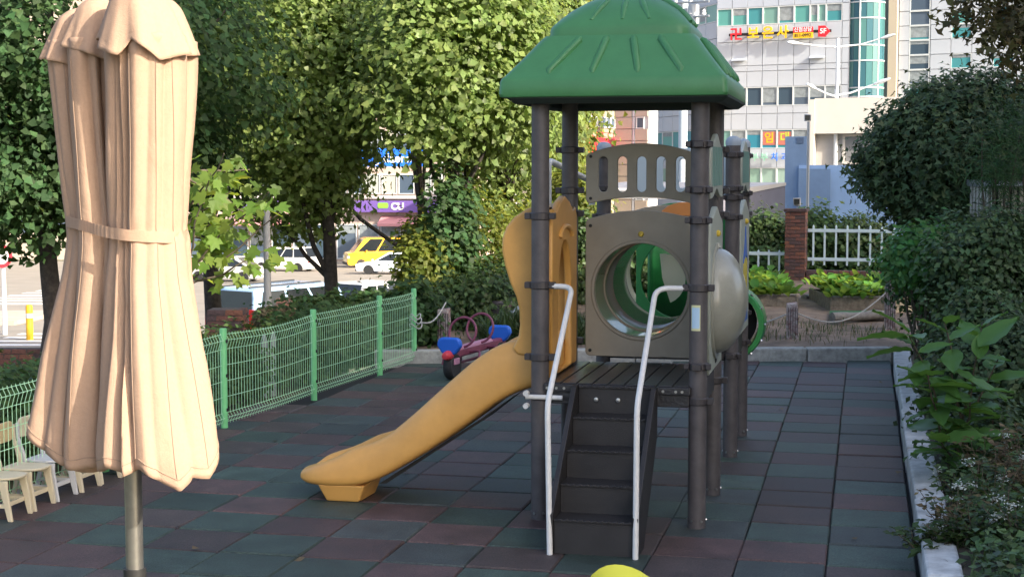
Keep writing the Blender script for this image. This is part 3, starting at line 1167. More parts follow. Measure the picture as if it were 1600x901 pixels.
# folded cloth: five bundles of pleats round the pole, each with its own bell-shaped flounce on top
# (name, centre px at y 95/355/690, half width px at the same heights, depth offset m, creases (angle, depth), hem (angle, px), bell)
BUND = [
    ('front_right', (250, 243, 261), (60, 56, 96), -.125, [(-62, .6), (-40, .85), (-22, .7), (14, .25), (46, .3)],
     [(-180, 730), (-90, 722), (-64, 704), (-44, 708), (-28, 714), (-8, 704), (10, 716), (30, 738), (46, 716), (60, 722), (90, 676), (120, 710), (180, 730)],
     (249, 68, -14, [(-180, 80), (-90, 66), (-60, 84), (-22, 96), (-4, 72), (12, 84), (34, 103), (60, 96), (90, 88), (180, 80)])),
    ('front_middle', (157, 171, 160), (44, 47, 64), -.01, [(-74, .5), (4, .5), (34, .9), (62, .9)],
     [(-180, 730), (-90, 712), (-60, 722), (-20, 722), (10, 716), (40, 724), (90, 712), (180, 730)],
     (160, 48, 2, [(-180, 70), (-90, 68), (-50, 78), (-10, 84), (30, 96), (60, 102), (90, 92), (180, 80)])),
    ('left', (108, 127, 100), (34, 26, 71), .05, [(-40, .35), (20, .8), (55, .5)],
     [(-180, 700), (-90, 664), (-60, 684), (-30, 706), (0, 720), (40, 720), (90, 700), (180, 700)],
     (106, 41, 18, [(-180, 84), (-90, 90), (-50, 92), (0, 98), (40, 108), (90, 96), (180, 90)])),
    ('back_right', (255, 240, 250), (52, 48, 68), .06, [(-60, .6), (0, .6), (60, .6), (150, .6)],
     [(-180, 738), (-60, 732), (0, 726), (60, 744), (120, 742), (180, 738)],
     (252, 58, -6, [(-180, 84), (-90, 80), (0, 92), (90, 84), (180, 84)])),
    ('back_left', (165, 165, 152), (52, 48, 80), .12, [(-60, .6), (0, .6), (60, .6), (150, .6)],
     [(-180, 742), (-60, 742), (0, 738), (60, 742), (120, 742), (180, 742)],
     (166, 58, 6, [(-180, 84), (-90, 80), (0, 92), (90, 84), (180, 84)]))]
M_seam = mat('cloth_seam', (.30, .21, .15), .9)
NA, NT = 150, 84
KY = [60, 95, 200, 300, 345, 357, 372, 430, 560, 690, 740]
fwd_ = Vector((-math.sin(PHI), math.cos(PHI), 0))
rgt_ = Vector((math.cos(PHI), math.sin(PHI), 0))
u0 = at(800, 450, UZ)
axis0 = at(0, 450, UZ)


def upt(px, py, dep):
    """point of the parasol at photo column px, photo row py, dep metres behind its axis"""
    return Vector((axis0.x, axis0.y, 0)) + rgt_ * (px * mpp) + fwd_ * dep + Vector((0, 0, zt_(py)))


def prof3(v, py, pinch=1.0):
    a, b, c = v
    return interp(py, KY, [a * 1.0, a, a * .66 + b * .34, a * .22 + b * .78, b, b * pinch, b * 1.01, b * .86 + c * .14, b * .38 + c * .62, c, c * 1.02])


def acyc(a, tab):
    return interp(a, [t[0] for t in tab], [t[1] for t in tab])


def pleats(a, cr, py, seed):
    v = 0
    for c, d in cr:
        dd = abs((a - c - 5 * math.sin(c + py * .006) + 180) % 360 - 180)
        v = max(v, d * (.62 * math.exp(-dd / 7) + .38 * math.exp(-(dd / 17) ** 2)))
    w = .045 * math.sin(R(a) * 4 + seed + .005 * py) + .012 * math.sin(R(a) * 11 + 2 * seed + .009 * py)
    return v, w


for bi, (nm, cx, hw, dep, cr, hm, bell) in enumerate(BUND):
    rows = []
    for i in range(NT + 1):
        t = i / NT
        row = []
        for j in range(NA + 1):
            a = -180 + 360 * j / NA
            py = 62 + (acyc(a, hm) + 2 * math.sin(R(a) * 9 + bi) - 62) * t
            v, w = pleats(a, cr, py, bi * 1.7)
            amp = interp(py, [62, 95, 220, 330, 357, 385, 520, 700], [.35, .5, .55, .42, .30, .42, .55, .50])
            h = prof3(hw, py, .97) * (1 - amp * v + w * interp(py, [95, 357, 500, 700], [.6, .6, 1.2, 1.5]))
            h += 1.6 * math.sin(py * .021 + R(a) * 3 + bi) * math.sin(py * .008 + bi) + .7 * math.exp(-abs(py - 357) / 22) * math.sin(R(a) * 19 + bi)
            c = prof3(cx, py)
            row.append(upt(c + h * math.sin(R(a)), py, dep * interp(py, [95, 357, 700], [1, .75, 1.15]) - h * mpp * .92 * math.cos(R(a))))
        rows.append(row)
    k = MB()
    k.grid(rows)
    o = k.build('canopy_fold', M_cloth, par, smooth=80)
    s_ = o.modifiers.new('cloth', 'SOLIDIFY')
    s_.thickness = .0025
    for jc in {'front_right': (-10, 30, 62), 'front_middle': (-38, 18), 'left': (2,)}.get(nm, ()):
        j = int((jc + 180) / 360 * NA)
        cpt = upt(prof3(cx, 300), 300, dep)
        pts = []
        for i in range(4, NT, 2):
            p = Vector(rows[i][j])
            d = p - upt(prof3(cx, 300), 300, dep)
            d.z = 0
            pts.append(p + d.normalized() * .0012)
        MB().tube(pts, .0011, 5, cap=False).build('seam', M_seam, o)
    pts = []
    for j in range(NA + 1):
        p = Vector(rows[NT - 2][j])
        d = p - upt(prof3(cx, 690), 690, dep)
        d.z = 0
        pts.append(p + d.normalized() * .001)
    MB().tube(pts, .0010, 5, cap=False).build('hem_stitch', M_seam, o)
    # bell flounce
    bc, bw_, ap, bh = bell
    rows = []
    for i in range(31):
        t = i / 30
        row = []
        for j in range(NA + 1):
            a = -180 + 360 * j / NA
            low = acyc(a, bh)
            py = ap - 8 + (low - ap + 8) * t ** 1.5
            pr = .42 * math.sin(min(1, t * 2.2) * math.pi / 2) + .58 * t ** 1.15
            wv = .07 * math.sin(R(a) * 6 + bi * 2) + .05 * math.sin(R(a) * 10 + bi)
            h = bw_ * pr * (1 + wv * t * t)
            c = bc + (cx[0] - bc) * .3 - (1 - t) * (bc - 200) * .16
            row.append(upt(c + h * math.sin(R(a)), py, dep - h * mpp * .92 * math.cos(R(a))))
        rows.append(row)
    k = MB()
    k.grid(rows)
    o = k.build('top_flounce', M_cloth, par, smooth=80)
    s_ = o.modifiers.new('cloth', 'SOLIDIFY')
    s_.thickness = .0025
# tie band drawn round all the bundles
NB = 180
def band_r(a, py):
    best = .03
    d = Vector((math.sin(R(a)), -math.cos(R(a))))
    for nm, cx, hw, dep, cr, hm, bell in BUND:
        c = Vector(((prof3(cx, py) - 200) * mpp, dep * .75))
        r = prof3(hw, py, .97) * mpp
        # support of the circle along d
        best = max(best, c.dot(d) + r)
    return best


rows = []
for q in (-8, -3, 4, 9):
    row = []
    for j in range(NB + 1):
        a = -180 + 360 * j / NB
        # convex outline from support functions: intersection of half planes along the ray
        r = min(band_r(b_, 357) / max(.12, math.cos(R(b_ - a))) for b_ in range(int(a) - 60, int(a) + 61, 6))
        row.append(upt(200 + (r + .003) / mpp * math.sin(R(a)), 357 + q + 11 * math.sin(R(a) + .25), -(r + .003) * math.cos(R(a))))
    rows.append(row)
k = MB()
k.grid(rows)
k.build('tie_band', M_cloth, par, smooth=80)
pc = at(209, 800, UZ)
MB().lathe([(0, 0), (.0235, 0), (.0235, 2.6), (0, 2.6)], 24, (pc.x, pc.y, 0)).build('pole', M_pole, par, smooth=True)
k = MB()
k.lathe([(0, 0), (.26, 0), (.27, .02), (.25, .07), (.06, .09), (.034, .10), (.034, .34), (0, .34)], 32, (pc.x, pc.y, 0))
k.build('base', M_clamp, par, smooth=True)
MB().lathe([(.0235, 1.12), (.031, 1.12), (.031, 1.165), (.0235, 1.165)], 20, (pc.x, pc.y, 0)).build('collar', M_black, par, smooth=True)

# ------------------------------------------------------------------ green mesh fence along the left edge
fr = thing('mesh_fence', 'low bright green welded wire fence along the left edge of the rubber floor', 'fence', (-5.4, 12.38, 0))
fy = [6.2, 8.25, 10.35, 12.38, 14.27, 16.02, 17.09]
fp = [Vector((fence_x(y) - (.0 if y > 12 else .03), y, 0)) for y in fy]
for i, p in enumerate(fp):
    h = .86
    k = MB().lathe([(0, -.03), (.031, -.03), (.031, h), (.028, h + .012), (0, h + .014)], 14, (p.x, p.y, 0))
    po = k.build('fence_post', M_fence, fr, smooth=True)
    k = MB()
    for z in (.16, .46, .76):
        k.box(p.x + .026, p.x + .036, p.y - .014, p.y + .014, z - .014, z + .014)
    k.build('post_clip', M_black, po)
for i in range(len(fp) - 1):
    a, b = fp[i], fp[i + 1]
    d = (b - a)
    Ln = d.length
    d.normalize()
    nrm = Vector((-d.y, d.x, 0))
    if nrm.x < 0:
        nrm = -nrm
    sag = -.028 if i == 3 else -.008
    k = MB()

    def P_(s, z, off=0):
        dz = sag * math.sin(math.pi * s / Ln) * (z / .8)
        return a + d * s + Vector((0, 0, z + dz)) + nrm * (off + .02 * math.sin(math.pi * s / Ln) * (1 if i == 3 else .2))
    zs_ = [.05, .09, .13, .27, .41, .55, .69, .77, .82]
    for z in zs_:
        bend = .022 if z in (.09, .77) else 0
        k.tube([P_(.035 + (Ln - .07) * j / 8, z, bend) for j in range(9)], .0030, 5)
    nw = int(Ln / .052)
    for w in range(1, nw):
        s = Ln * w / nw
        k.tube([P_(s, .03), P_(s, .05), P_(s, .09, .024), P_(s, .13), P_(s, .45), P_(s, .69), P_(s, .77, .024), P_(s, .82), P_(s, .835)], .0025, 4, cap=False)
    o = k.build('wire_panel', M_fwire, fr)
    o['kind'] = 'stuff'

# loops of wire rope on the last fence post and the rope to the painted stump
M_rope = mat('rope_grey', (.42, .42, .40), .8, noise=(60, .2))
ep = fp[-1]
k = MB()
for z, rr in ((.50, .07), (.55, .06), (.44, .075)):
    k.tube([(ep.x + .03 + rr * math.cos(t), ep.y - .03 + rr * .8 * math.sin(t), z + .03 * math.sin(t * 2)) for t in [2 * math.pi * j / 14 for j in range(14)]], .007, 6, closed=True)
e0, e1 = Vector((ep.x + .08, ep.y, .48)), Vector((-5.02, 18.16, .62))
k.tube([e0.lerp(e1, j / 8) + Vector((0, 0, -.10 * math.sin(math.pi * j / 8))) for j in range(9)], .008, 6)
o = k.build('wire_rope', M_rope)
tag(o, 'grey rope looped round the end post of the green fence', 'rope')

# ------------------------------------------------------------------ children's chairs
M_chcream = mat('chair_cream', (.56, .50, .36), .5, noise=(9, .08))
M_chwood = mat('chair_back_wood', (.52, .40, .22), .5, noise=(14, .12))
M_chgrey = mat('chair_grey_white', (.50, .51, .52), .5, noise=(9, .08))


def make_chair(m, mback):
    t = thing('child_chair', None, 'chair', (0, 0, 0))
    # local: seat faces +x
    k = MB()
    pts = [(-.13, -.11), (.05, -.125), (.12, -.10), (.15, -.05), (.155, 0), (.15, .05), (.12, .10), (.05, .125), (-.13, .11)]
    k.prism(pts, 'z', .262, .278)
    k.build('seat', m, t, .006, local=True)
    k = MB()
    k.prism(rrect(-.12, .12, .425, .56, .05), 'x', -.168, -.152)
    k.build('backrest', mback, t, .005, local=True)
    for s in (-1, 1):
        y0_, y1_ = s * .125 - .011, s * .125 + .011
        MB().prism([(.115, 0), (.145, 0), (.105, .262), (.05, .262)], 'y', y0_, y1_).build('leg', m, t, .003, local=True)
        MB().prism([(-.165, 0), (-.195, 0), (-.13, .25), (-.135, .31), (-.165, .43), (-.168, .53), (-.15, .53), (-.147, .43), (-.105, .31), (-.10, .24)], 'y', y0_, y1_).build('leg', m, t, .003, local=True)
        MB().box(-.15, .115, s * .125 - .007, s * .125 + .007, .215, .262).build('side_rail', m, t, .002, local=True)
        MB().box(-.165, .12, s * .125 - .006, s * .125 + .006, .085, .112).build('stretcher', m, t, .002, local=True)
    MB().box(.08, .095, -.113, .113, .085, .115).build('stretcher', m, t, .002, local=True)
    return t


ch = [make_chair(M_chcream, M_chwood), make_chair(M_chgrey, M_chcream)]
chair_labels = ['cream wooden child chair nearest the camera at the left edge of the photo',
                'cream wooden child chair with rounded wood backrest, second in the row by the fence',
                'greyish white child chair, third in the row by the green fence',
                'cream child chair, fourth in the row and partly behind the parasol cloth',
                'cream child chair, fifth in the row and mostly hidden by the parasol hem',
                'pale child chair at the far end of the row, behind the parasol']
used = set()
for i in range(6):
    kd_ = 1 if i == 2 else 0
    o = ch[kd_] if kd_ not in used else copy_tree(ch[kd_])
    used.add(kd_)
    o.location = (-5.43 + rnd(-.015, .015), 8.84 + i * .305, 0)
    o.rotation_euler = (0, 0, R(rnd(-5, 5)))
    tag(o, chair_labels[i], 'chair', 'small chairs in a row along the green fence')

# ------------------------------------------------------------------ tandem ride toy behind the slide
M_maroon = mat('paint_maroon', (.20, .045, .085), .45, noise=(20, .2))
M_pink = mat('paint_pink', (.50, .24, .36), .5, noise=(16, .15))
M_red = mat('plastic_red', (.62, .05, .07), .4)
M_tyre = mat('tyre_rubber', (.02, .02, .021), .7, noise=(40, .3))
tb = Vector((-4.32, 15.75, 0))
toy = thing('ride_toy', 'tandem spring ride with blue seats, maroon hoop handles and a rubber tyre foot', 'playground ride', tb, R(-9))
toy.location = tb
# local: +y runs away from the camera along the beam
k = MB()
k.lathe([(.09, -.055), (.15, -.06), (.165, -.04), (.168, 0), (.165, .04), (.15, .06), (.09, .055)], 28, (0, .10, .165), 'x')
k.build('tyre', M_tyre, toy, local=True, smooth=50)
k = MB()
k.lathe([(.09, -.055), (.15, -.06), (.165, -.04), (.168, 0), (.165, .04), (.15, .06), (.09, .055)], 28, (0, 1.55, .165), 'x')
k.build('tyre', M_tyre, toy, local=True, smooth=50)
k = MB()
k.prism(rrect(-.05, .05, .36, .47, .03), 'y', -.02, 1.75)
k.build('beam', M_maroon, toy, .005, local=True)
k = MB()
k.hexa([(-.055, .22, .455), (.055, .22, .455), (.055, 1.3, .455), (-.055, 1.3, .455)], [(-.04, .25, .50), (.04, .25, .50), (.04, 1.28, .50), (-.04, 1.28, .50)])
k.build('saddle_plate', M_pink, toy, .01, local=True)
for yy, nm in ((.42, 'front'), (.98, 'rear')):
    k = MB()
    k.tube([(.185 * math.cos(t), yy + .06 * math.sin(t), .66 + .185 * math.sin(t)) for t in [2 * math.pi * j / 28 for j in range(28)]], .0165, 8, closed=True)
    k.build('hoop_handle', M_maroon, toy, local=True, smooth=60)
for yy in (-.02, 1.62):
    k = MB()
    pts = [(-.165, .53), (-.15, .60), (-.11, .635), (.11, .635), (.15, .60), (.165, .53), (.10, .44), (.04, .41), (-.04, .41), (-.10, .44)]
    k.prism(pts, 'y', yy, yy + .09)
    k.build('blue_seat', M_blue, toy, .025, local=True, smooth=40, seg=3)
k = MB()
k.lathe([(.0, -.12), (.035, -.115), (.05, -.09), (.062, -.02), (.062, .04)], 20, (0, -.02, .415), 'y')
k.build('red_cap', M_red, toy, local=True, smooth=50)
for yy in (.55, 1.1):
    for s in (-1, 1):
        k = MB()
        k.tube(roundpath([(s * .04, yy, .40), (s * .19, yy - .02, .42), (s * .24, yy - .16, .36), (s * .26, yy - .18, .24)], .05), .015, 8)
        k.build('footrest', M_maroon, toy, local=True, smooth=60)
for yy in (.02, 1.47):
    MB().box(-.07, .07, yy, yy + .16, .29, .37).build('fork', M_pink, toy, .01, local=True)
for xx in (-.22, .18):
    MB().box(xx, xx + .04, .3, 1.4, .21, .24).build('foot_bar', M_maroon, toy, .004, local=True)

toy.scale = (.86, .86, .86)
for c_ in toy.children:
    if not c_.name.startswith('tyre'):
        c_.location.z -= .10

# ------------------------------------------------------------------ vegetable garden beyond the kerb
M_stump = mat('stump_paint', (.46, .42, .41), .8, noise=(22, .5, (.16, .045, .04), (.52, .49, .47)), bump=(40, .6))


def stump(px, py, Z, h, lab, r=.075, rot=0, sq=True):
    p = at(px, py, Z)
    p.z = .07
    o = thing('painted_stump', lab, 'post', p, rot)
    k = MB()
    k.hexa([(-r, -r, -.05), (r, -r, -.05), (r, r, -.05), (-r, r, -.05)], [(-r * .92 - .012, -r * .9, h), (r * .9 - .012, -r * .9, h + .01), (r * .9 - .012, r * .9, h + .02), (-r * .92 - .012, r * .9, h)])
    k.build('stump_body', M_stump, o, .012, local=True)
    q = MB()
    for i in range(5):
        x = -r + 2 * r * (i + .5) / 5
        q.box(x - .003, x + .003, -r - .003, -r * .9, .05, h * .9)
    q.build('crack', M_black, o, local=True)
    return Vector((p.x, p.y, h + .05))


s1 = stump(695, 545, 18.9, .46, 'worn white stump with dark red flakes left of the ride toy')
s2 = stump(1238, 535, 19.7, .46, 'leaning white painted stump in front of the garden path', rot=.1)
s3 = stump(1391, 500, 20.6, .72, 'spotted white stump beside the dark shrub on the right')
for a, b, lab, sag in ((s2, s3, 'grey rope sagging between the two white stumps before the raised bed', .28), (s2, at(1110, 500, 20.0), 'grey rope running left from the leaning white stump behind the tower', .16)):
    k = MB()
    a2, b2 = a.copy(), b.copy()
    a2.z -= .08
    b2.z = max(.4, min(b2.z, .66))
    k.tube([a2.lerp(b2, j / 14) + Vector((0, 0, -sag * math.sin(math.pi * j / 14))) for j in range(15)], .009, 6)
    tag(k.build('garden_rope', M_rope), lab, 'rope')

M_board = mat('bed_board', (.20, .17, .13), .9, noise=(14, .35), bump=(30, .5))


def raised_bed(pxa, pya, pxb, pyb, depth, h, lab, Za):
    a = at(pxa, pya, Za)
    b = at(pxb, pyb, Za - (pxb - pxa) * 0.0)
    a.z = b.z = .12
    d = (b - a)
    L_ = d.length
    yaw = math.atan2(d.y, d.x)
    o = thing('raised_bed', lab, 'planter', a, yaw)
    MB().box(0, L_, -.04, 0, -.06, h).build('board', M_board, o, .008, local=True)
    MB().box(0, L_, depth, depth + .04, -.06, h).build('board', M_board, o, .008, local=True)
    MB().box(-.04, 0, -.04, depth + .04, -.06, h + .01).build('board', M_board, o, .008, local=True)
    MB().box(L_, L_ + .04, -.04, depth + .04, -.06, h + .01).build('board', M_board, o, .008, local=True)
    MB().box(-.01, L_ + .01, -.055, .0, h - .005, h + .025).build('rim_board', M_wood, o, .006, local=True)
    MB().box(0, L_, 0, depth, 0, h - .05).build('bed_earth', M_soil2, o, local=True)
    return o, L_, yaw, depth, h


def veg(pos, r, lab, group, n=46, m=L_lett, size=.14):
    o = thing('leafy_vegetable', lab, 'plant', pos, 0, group)
    P = rng.normal(size=(n, 3)) * np.array((r * .42, r * .42, .02))
    P[:, 2] = np.abs(rng.normal(size=n)) * .05
    az = np.arctan2(P[:, 1], P[:, 0]) + rng.normal(size=n) * .5
    el = rng.uniform(.3, 1.2, n)
    U = np.stack([np.cos(az) * np.cos(el), np.sin(az) * np.cos(el), np.sin(el)], 1)
    N = np.stack([-np.cos(az) * np.sin(el), -np.sin(az) * np.sin(el), np.cos(el)], 1)
    T = (np.array([(0, -.03, 0), (0, .03, 0), (.45, -.36, .08), (.45, .36, .08), (.85, -.28, -.02), (.85, .28, -.02), (1, 0, -.14), (.45, 0, -.02), (.85, 0, -.1)], float),
         [(0, 7, 2), (0, 1, 7), (1, 3, 7), (2, 7, 4), (7, 8, 4), (7, 3, 5), (7, 5, 8), (4, 8, 6), (8, 5, 6)])
    link('foliage', leaf_mesh('foliage', P, N, size * rng.uniform(.7, 1.5, n), m, T, U), o)
    k = MB()
    for i in range(6):
        a = i * 1.05
        k.tube([(0, 0, -.05), (r * .3 * math.cos(a), r * .3 * math.sin(a), .12)], [.008, .005], 5)
    k.build('stem', M_bark2, o, local=True)
    return o


b1, L1, yw, dp, hh = raised_bed(1300, 512, 1425, 512, 1.6, .22, 'long wooden raised bed full of lettuce on the right of the garden path', 23.0)
for i in range(6):
    for j in range(4):
        p = Vector(b1.location) + Matrix.Rotation(yw, 3, 'Z') @ Vector((L1 * (i + .5) / 6 + rnd(-.05, .05), dp * (j + .35) / 4, hh - .03 + j * .03))
        veg(p, .22, 'bushy green lettuce in the %s row of the raised bed right of the garden path' % ('front', 'second', 'third', 'back')[j], 'lettuces in the right raised bed')
b2, L2, yw, dp, hh = raised_bed(1130, 497, 1242, 497, 2.2, .2, 'raised bed with lettuce and leafy greens left of the garden path behind the tower', 23.6)
for i in range(5):
    for j in range(5):
        p = Vector(b2.location) + Matrix.Rotation(yw, 3, 'Z') @ Vector((L2 * (i + .5) / 5 + rnd(-.05, .05), dp * (j + .35) / 5, hh - .03 + j * .03))
        veg(p, .22, 'leafy green vegetable in the %s row of the bed left of the garden path' % ('front', 'second', 'middle', 'fourth', 'back')[j], 'greens in the left raised bed')
# turf patch, plank, dry grass
k = MB()
q = [at(1296, 515, 21.6), at(1388, 515, 21.6), at(1385, 500, 22.7), at(1296, 500, 22.7)]
k.add([(p.x, p.y, .165) for p in q], [(0, 1, 2, 3)])
tag(k.build('turf_mat', mat('turf', (.03, .14, .05), .9, noise=(60, .4), bump=(90, 1))), 'flat green artificial turf mat in front of the right raised bed', 'turf mat')
for (xa, za, xb, zb, w, nm, lab) in ((1300, 21.3, 1395, 21.75, .12, 'log', 'weathered grey timber lying before the turf mat'), (1255, 24.6, 1300, 25.4, .10, 'log', 'short timber lying across the garden path between the beds')):
    a, b = at(xa, 520, za), at(xb, 520, zb)
    a.z = b.z = .20
    k = MB()
    k.tube([a.lerp(b, t / 6) + Vector((0, 0, rnd(-.01, .01))) for t in range(7)], [w * rnd(.5, .62) for _ in range(7)], 10)
    tag(k.build(nm, M_wood, smooth=50), lab, 'log')


def blades(name, lab, pts, n, hgt, m, cat='grass', spread=.12, kind=None, up=1.0):
    """tufts of grass-like blades"""
    P, U, N = [], [], []
    for c in pts:
        for _ in range(n):
            a = rnd(0, 6.28)
            e = rnd(.55, 1.4) * up
            P.append((c[0] + random.gauss(0, spread), c[1] + random.gauss(0, spread), c[2]))
            U.append((math.cos(a) * math.cos(e), math.sin(a) * math.cos(e), math.sin(e)))
            N.append((-math.cos(a) * math.sin(e), -math.sin(a) * math.sin(e), math.cos(e)))
    P, U, N = np.array(P), np.array(U), np.array(N)
    me = leaf_mesh(name, P, N, hgt * rng.uniform(.6, 1.25, len(P)), m, BLADE, U)
    o = link(name, me)
    if kind:
        o['kind'] = kind
    else:
        tag(o, lab, cat)
    return o


gp = []
for px, z in ((1190, 19.6), (1205, 20.3), (1270, 19.3), (1290, 20.1), (1260, 20.6), (1330, 19.7), (1360, 20.3), (1395, 19.9), (1220, 21.2), (1305, 20.6)):
    p = at(px, 520, z)
    gp.append((p.x, p.y, .1))
o = blades('dry_grass', None, gp, 34, .13, L_grass, kind='stuff', spread=.25)
blades('dry_stalks', None, gp[::2], 26, .14, L_dry, kind='stuff', spread=.3)
lir = []
for i in range(16):
    p = at(770 + (i % 8) * 19 + rnd(-6, 6), 520, 18.9 + (i // 8) * .5 + rnd(-.1, .1))
    lir.append(p)
for i, p in enumerate(lir):
    o = blades('grass_clump', 'dark strap-leaved grass clump on the soil behind the kerb and slide', [(p.x, p.y, .08)], 60, .42, L_grass, 'grass', .07)
    o['group'] = 'strap-leaved grass clumps behind the kerb'
for i in range(9):
    p = at(885 + i * 33, 520, 19.4 + rnd(0, .6))
    o = blades('grass_clump', 'dark strap-leaved grass clump glimpsed behind the tower posts', [(p.x, p.y, .08)], 50, .40, L_grass, 'grass', .07)
    o['group'] = 'strap-leaved grass clumps behind the tower'
# pot and red marker behind the slide
p = at(783, 506, 20.4)
k = MB()
k.lathe([(.0, 0), (.13, 0), (.17, .30), (.185, .31), (.185, .34), (.165, .34), (.15, .2), (0, .2)], 22, (p.x, p.y, .18))
tag(k.build('plant_pot', mat('pot_lilac', (.26, .22, .25), .7, noise=(9, .2)), smooth=50), 'greyish lilac plant pot among the leaves left of the slide hood', 'pot')
p = at(819, 520, 19.2)
k = MB()
k.prism(rrect(p.x - .06, p.x + .06, .1, .58, .03), 'y', p.y, p.y + .05)
tag(k.build('red_board', M_red, None, .006), 'small red board standing just behind the slide hood', 'board')
a, b = at(800, 490, 20.0), at(845, 462, 20.0)
tag(MB().tube([a, a.lerp(b, .5) + Vector((0, 0, .01)), b], .045, 10).build('grey_pipe', M_steel, smooth=60), 'slanting grey pipe beside the lilac plant pot', 'pipe')

# ------------------------------------------------------------------ brick pillars, plinth and white railings
def brick_meshes(l, w, h):
    out = []
    for m in M_brick:
        k = MB()
        e = .006
        k.add([(-l / 2, -w / 2, -h / 2), (l / 2, -w / 2, -h / 2), (l / 2, w / 2, -h / 2), (-l / 2, w / 2, -h / 2),
               (-l / 2 + e, -w / 2 + e, h / 2), (l / 2 - e, -w / 2 + e, h / 2), (l / 2 - e, w / 2 - e, h / 2), (-l / 2 + e, w / 2 - e, h / 2)],
              [(3, 2, 1, 0), (4, 5, 6, 7), (0, 1, 5, 4), (1, 2, 6, 5), (2, 3, 7, 6), (3, 0, 4, 7)])
        out.append(k.mesh('brick', m))
    return out


BR = brick_meshes(.19, .09, .057)


def bricks_box(root, x0, x1, y0, y1, z0, z1, sides='fblr', core=True):
    """courses of bricks round a mortar core, local coordinates"""
    MB().box(x0 + .014, x1 - .014, y0 + .014, y1 - .014, z0, z1 - .006).build('mortar_core', M_mort, root, local=True)
    nz = max(1, int((z1 - z0) / .068))
    dz = (z1 - z0) / nz
    for c in range(nz):
        z = z0 + dz * (c + .5)
        for s in sides:
            ln = (x1 - x0) if s in 'fb' else (y1 - y0)
            nb = max(1, round(ln / .2))
            st = ln / nb
            sh = st / 2 if c % 2 else 0
            pos = [(-sh + st * (i + .5), st - .01) for i in range(nb + (1 if sh else 0))]
            for u, l_ in pos:
                u0, u1 = max(0.002, u - l_ / 2), min(ln - .002, u + l_ / 2)
                if u1 - u0 < .04:
                    continue
                uc_ = (u0 + u1) / 2
                j = rnd(-.003, .003)
                if s == 'f':
                    loc, rz = (x0 + uc_, y0 + .045 + j, z), 0
                elif s == 'b':
                    loc, rz = (x0 + uc_, y1 - .045 + j, z), 0
                elif s == 'l':
                    loc, rz = (x0 + .045 + j, y0 + uc_, z), math.pi / 2
                else:
                    loc, rz = (x1 - .045 + j, y0 + uc_, z), math.pi / 2
                o = link('brick', random.choice(BR), root, loc, (0, 0, rz))
                o.scale = ((u1 - u0) / .19, 1, (dz - .011) / .057)


pp = at(1225, 452, 28.9)
pq = at(1400, 452, 28.3)
yw = math.atan2(pq.y - pp.y, pq.x - pp.x)
pz = .10
pil = thing('brick_pillar', 'dark red brick gate pillar with a small floodlight on top', 'pillar', (pp.x, pp.y, pz), yw)
bricks_box(pil, 0, .385, 0, .385, 0, 1.36, 'flr')
MB().box(-.02, .405, -.02, .405, 1.36, 1.42).build('coping', M_brick[2], pil, .008, local=True)
fl = thing('floodlight', 'small grey floodlight standing on the brick pillar', 'lamp', (pil.matrix_basis @ Vector((.2, .2, 1.42))), yw)
MB().box(-.01, .01, -.01, .01, 0, .06).build('bracket', M_steel, fl, local=True)
MB().hexa([(-.06, -.04, .05), (.06, -.04, .05), (.06, .05, .05), (-.06, .05, .05)], [(-.075, -.06, .2), (.075, -.06, .2), (.06, .05, .19), (-.06, .05, .19)]).build('lamp_head', M_gpole, fl, .01, local=True)
MB().box(-.05, .05, -.066, -.058, .08, .18).build('lens', M_glassd, fl, local=True)
pl = thing('brick_plinth', 'low brick plinth wall under the white railing right of the pillar', 'wall', (pil.matrix_basis @ Vector((.395, .06, 0))), yw)
bricks_box(pl, 0, 2.6, 0, .25, 0, .27, 'f')
MB().box(-.0, 2.6, -.03, .28, -.1, -.004).build('footing', M_conc, pl, local=True)


def railing(root, L_, z0, z1, n, zr):
    for z in zr:
        MB().box(0, L_, -.025, .025, z - .03, z + .03).build('rail', M_frail, root, .004, local=True)
    bm_ = MB().box(-.017, .017, -.017, .017, z0, z1 - .03)
    bm_.add([(-.017, -.017, z1 - .03), (.017, -.017, z1 - .03), (.017, .017, z1 - .03), (-.017, .017, z1 - .03), (0, 0, z1)], [(0, 1, 4), (1, 2, 4), (2, 3, 4), (3, 0, 4)])
    me = bm_.mesh('baluster', M_frail)
    for i in range(n):
        link('baluster', me, root, (L_ * (i + .5) / n, 0, 0))


ra = thing('white_railing', 'pale blue white picket railing on the brick plinth, right of the pillar', 'railing', (pil.matrix_basis @ Vector((.41, .19, 0))), yw)
railing(ra, 2.3, .36, 1.12, 11, (.47, 1.01))
rb = thing('white_railing', 'pale picket railing left of the brick pillar, close behind the tower', 'railing', (pil.matrix_basis @ Vector((-2.0, .19, 0))), yw)
railing(rb, 1.98, -.05, .64, 10, (.10, .56))

# brick gate piers and low wall beyond the green fence
def pier(px, py_top, px2, Z, h, lab):
    p = at(px, py_top, Z)
    w = (px2 - px) / F * Z
    o = thing('brick_pier', lab, 'pillar', (p.x, p.y, p.z - h), PHI)
    bricks_box(o, 0, w, 0, .4, 0, h, 'fr')
    return o


pier(322, 484, 380, 19.5, .95, 'square brick pier behind the green fence, right beside the parasol')
pier(430, 466, 478, 22.5, .95, 'brick pier farther back in front of the blue van')
lw = at(-30, 545, 21)
lwall = thing('low_brick_wall', 'low dark brick wall behind the fence at the left edge of the photo', 'wall', (lw.x, lw.y, lw.z - .7), PHI)
bricks_box(lwall, 0, 1.45, 0, .25, .2, .7, 'f')

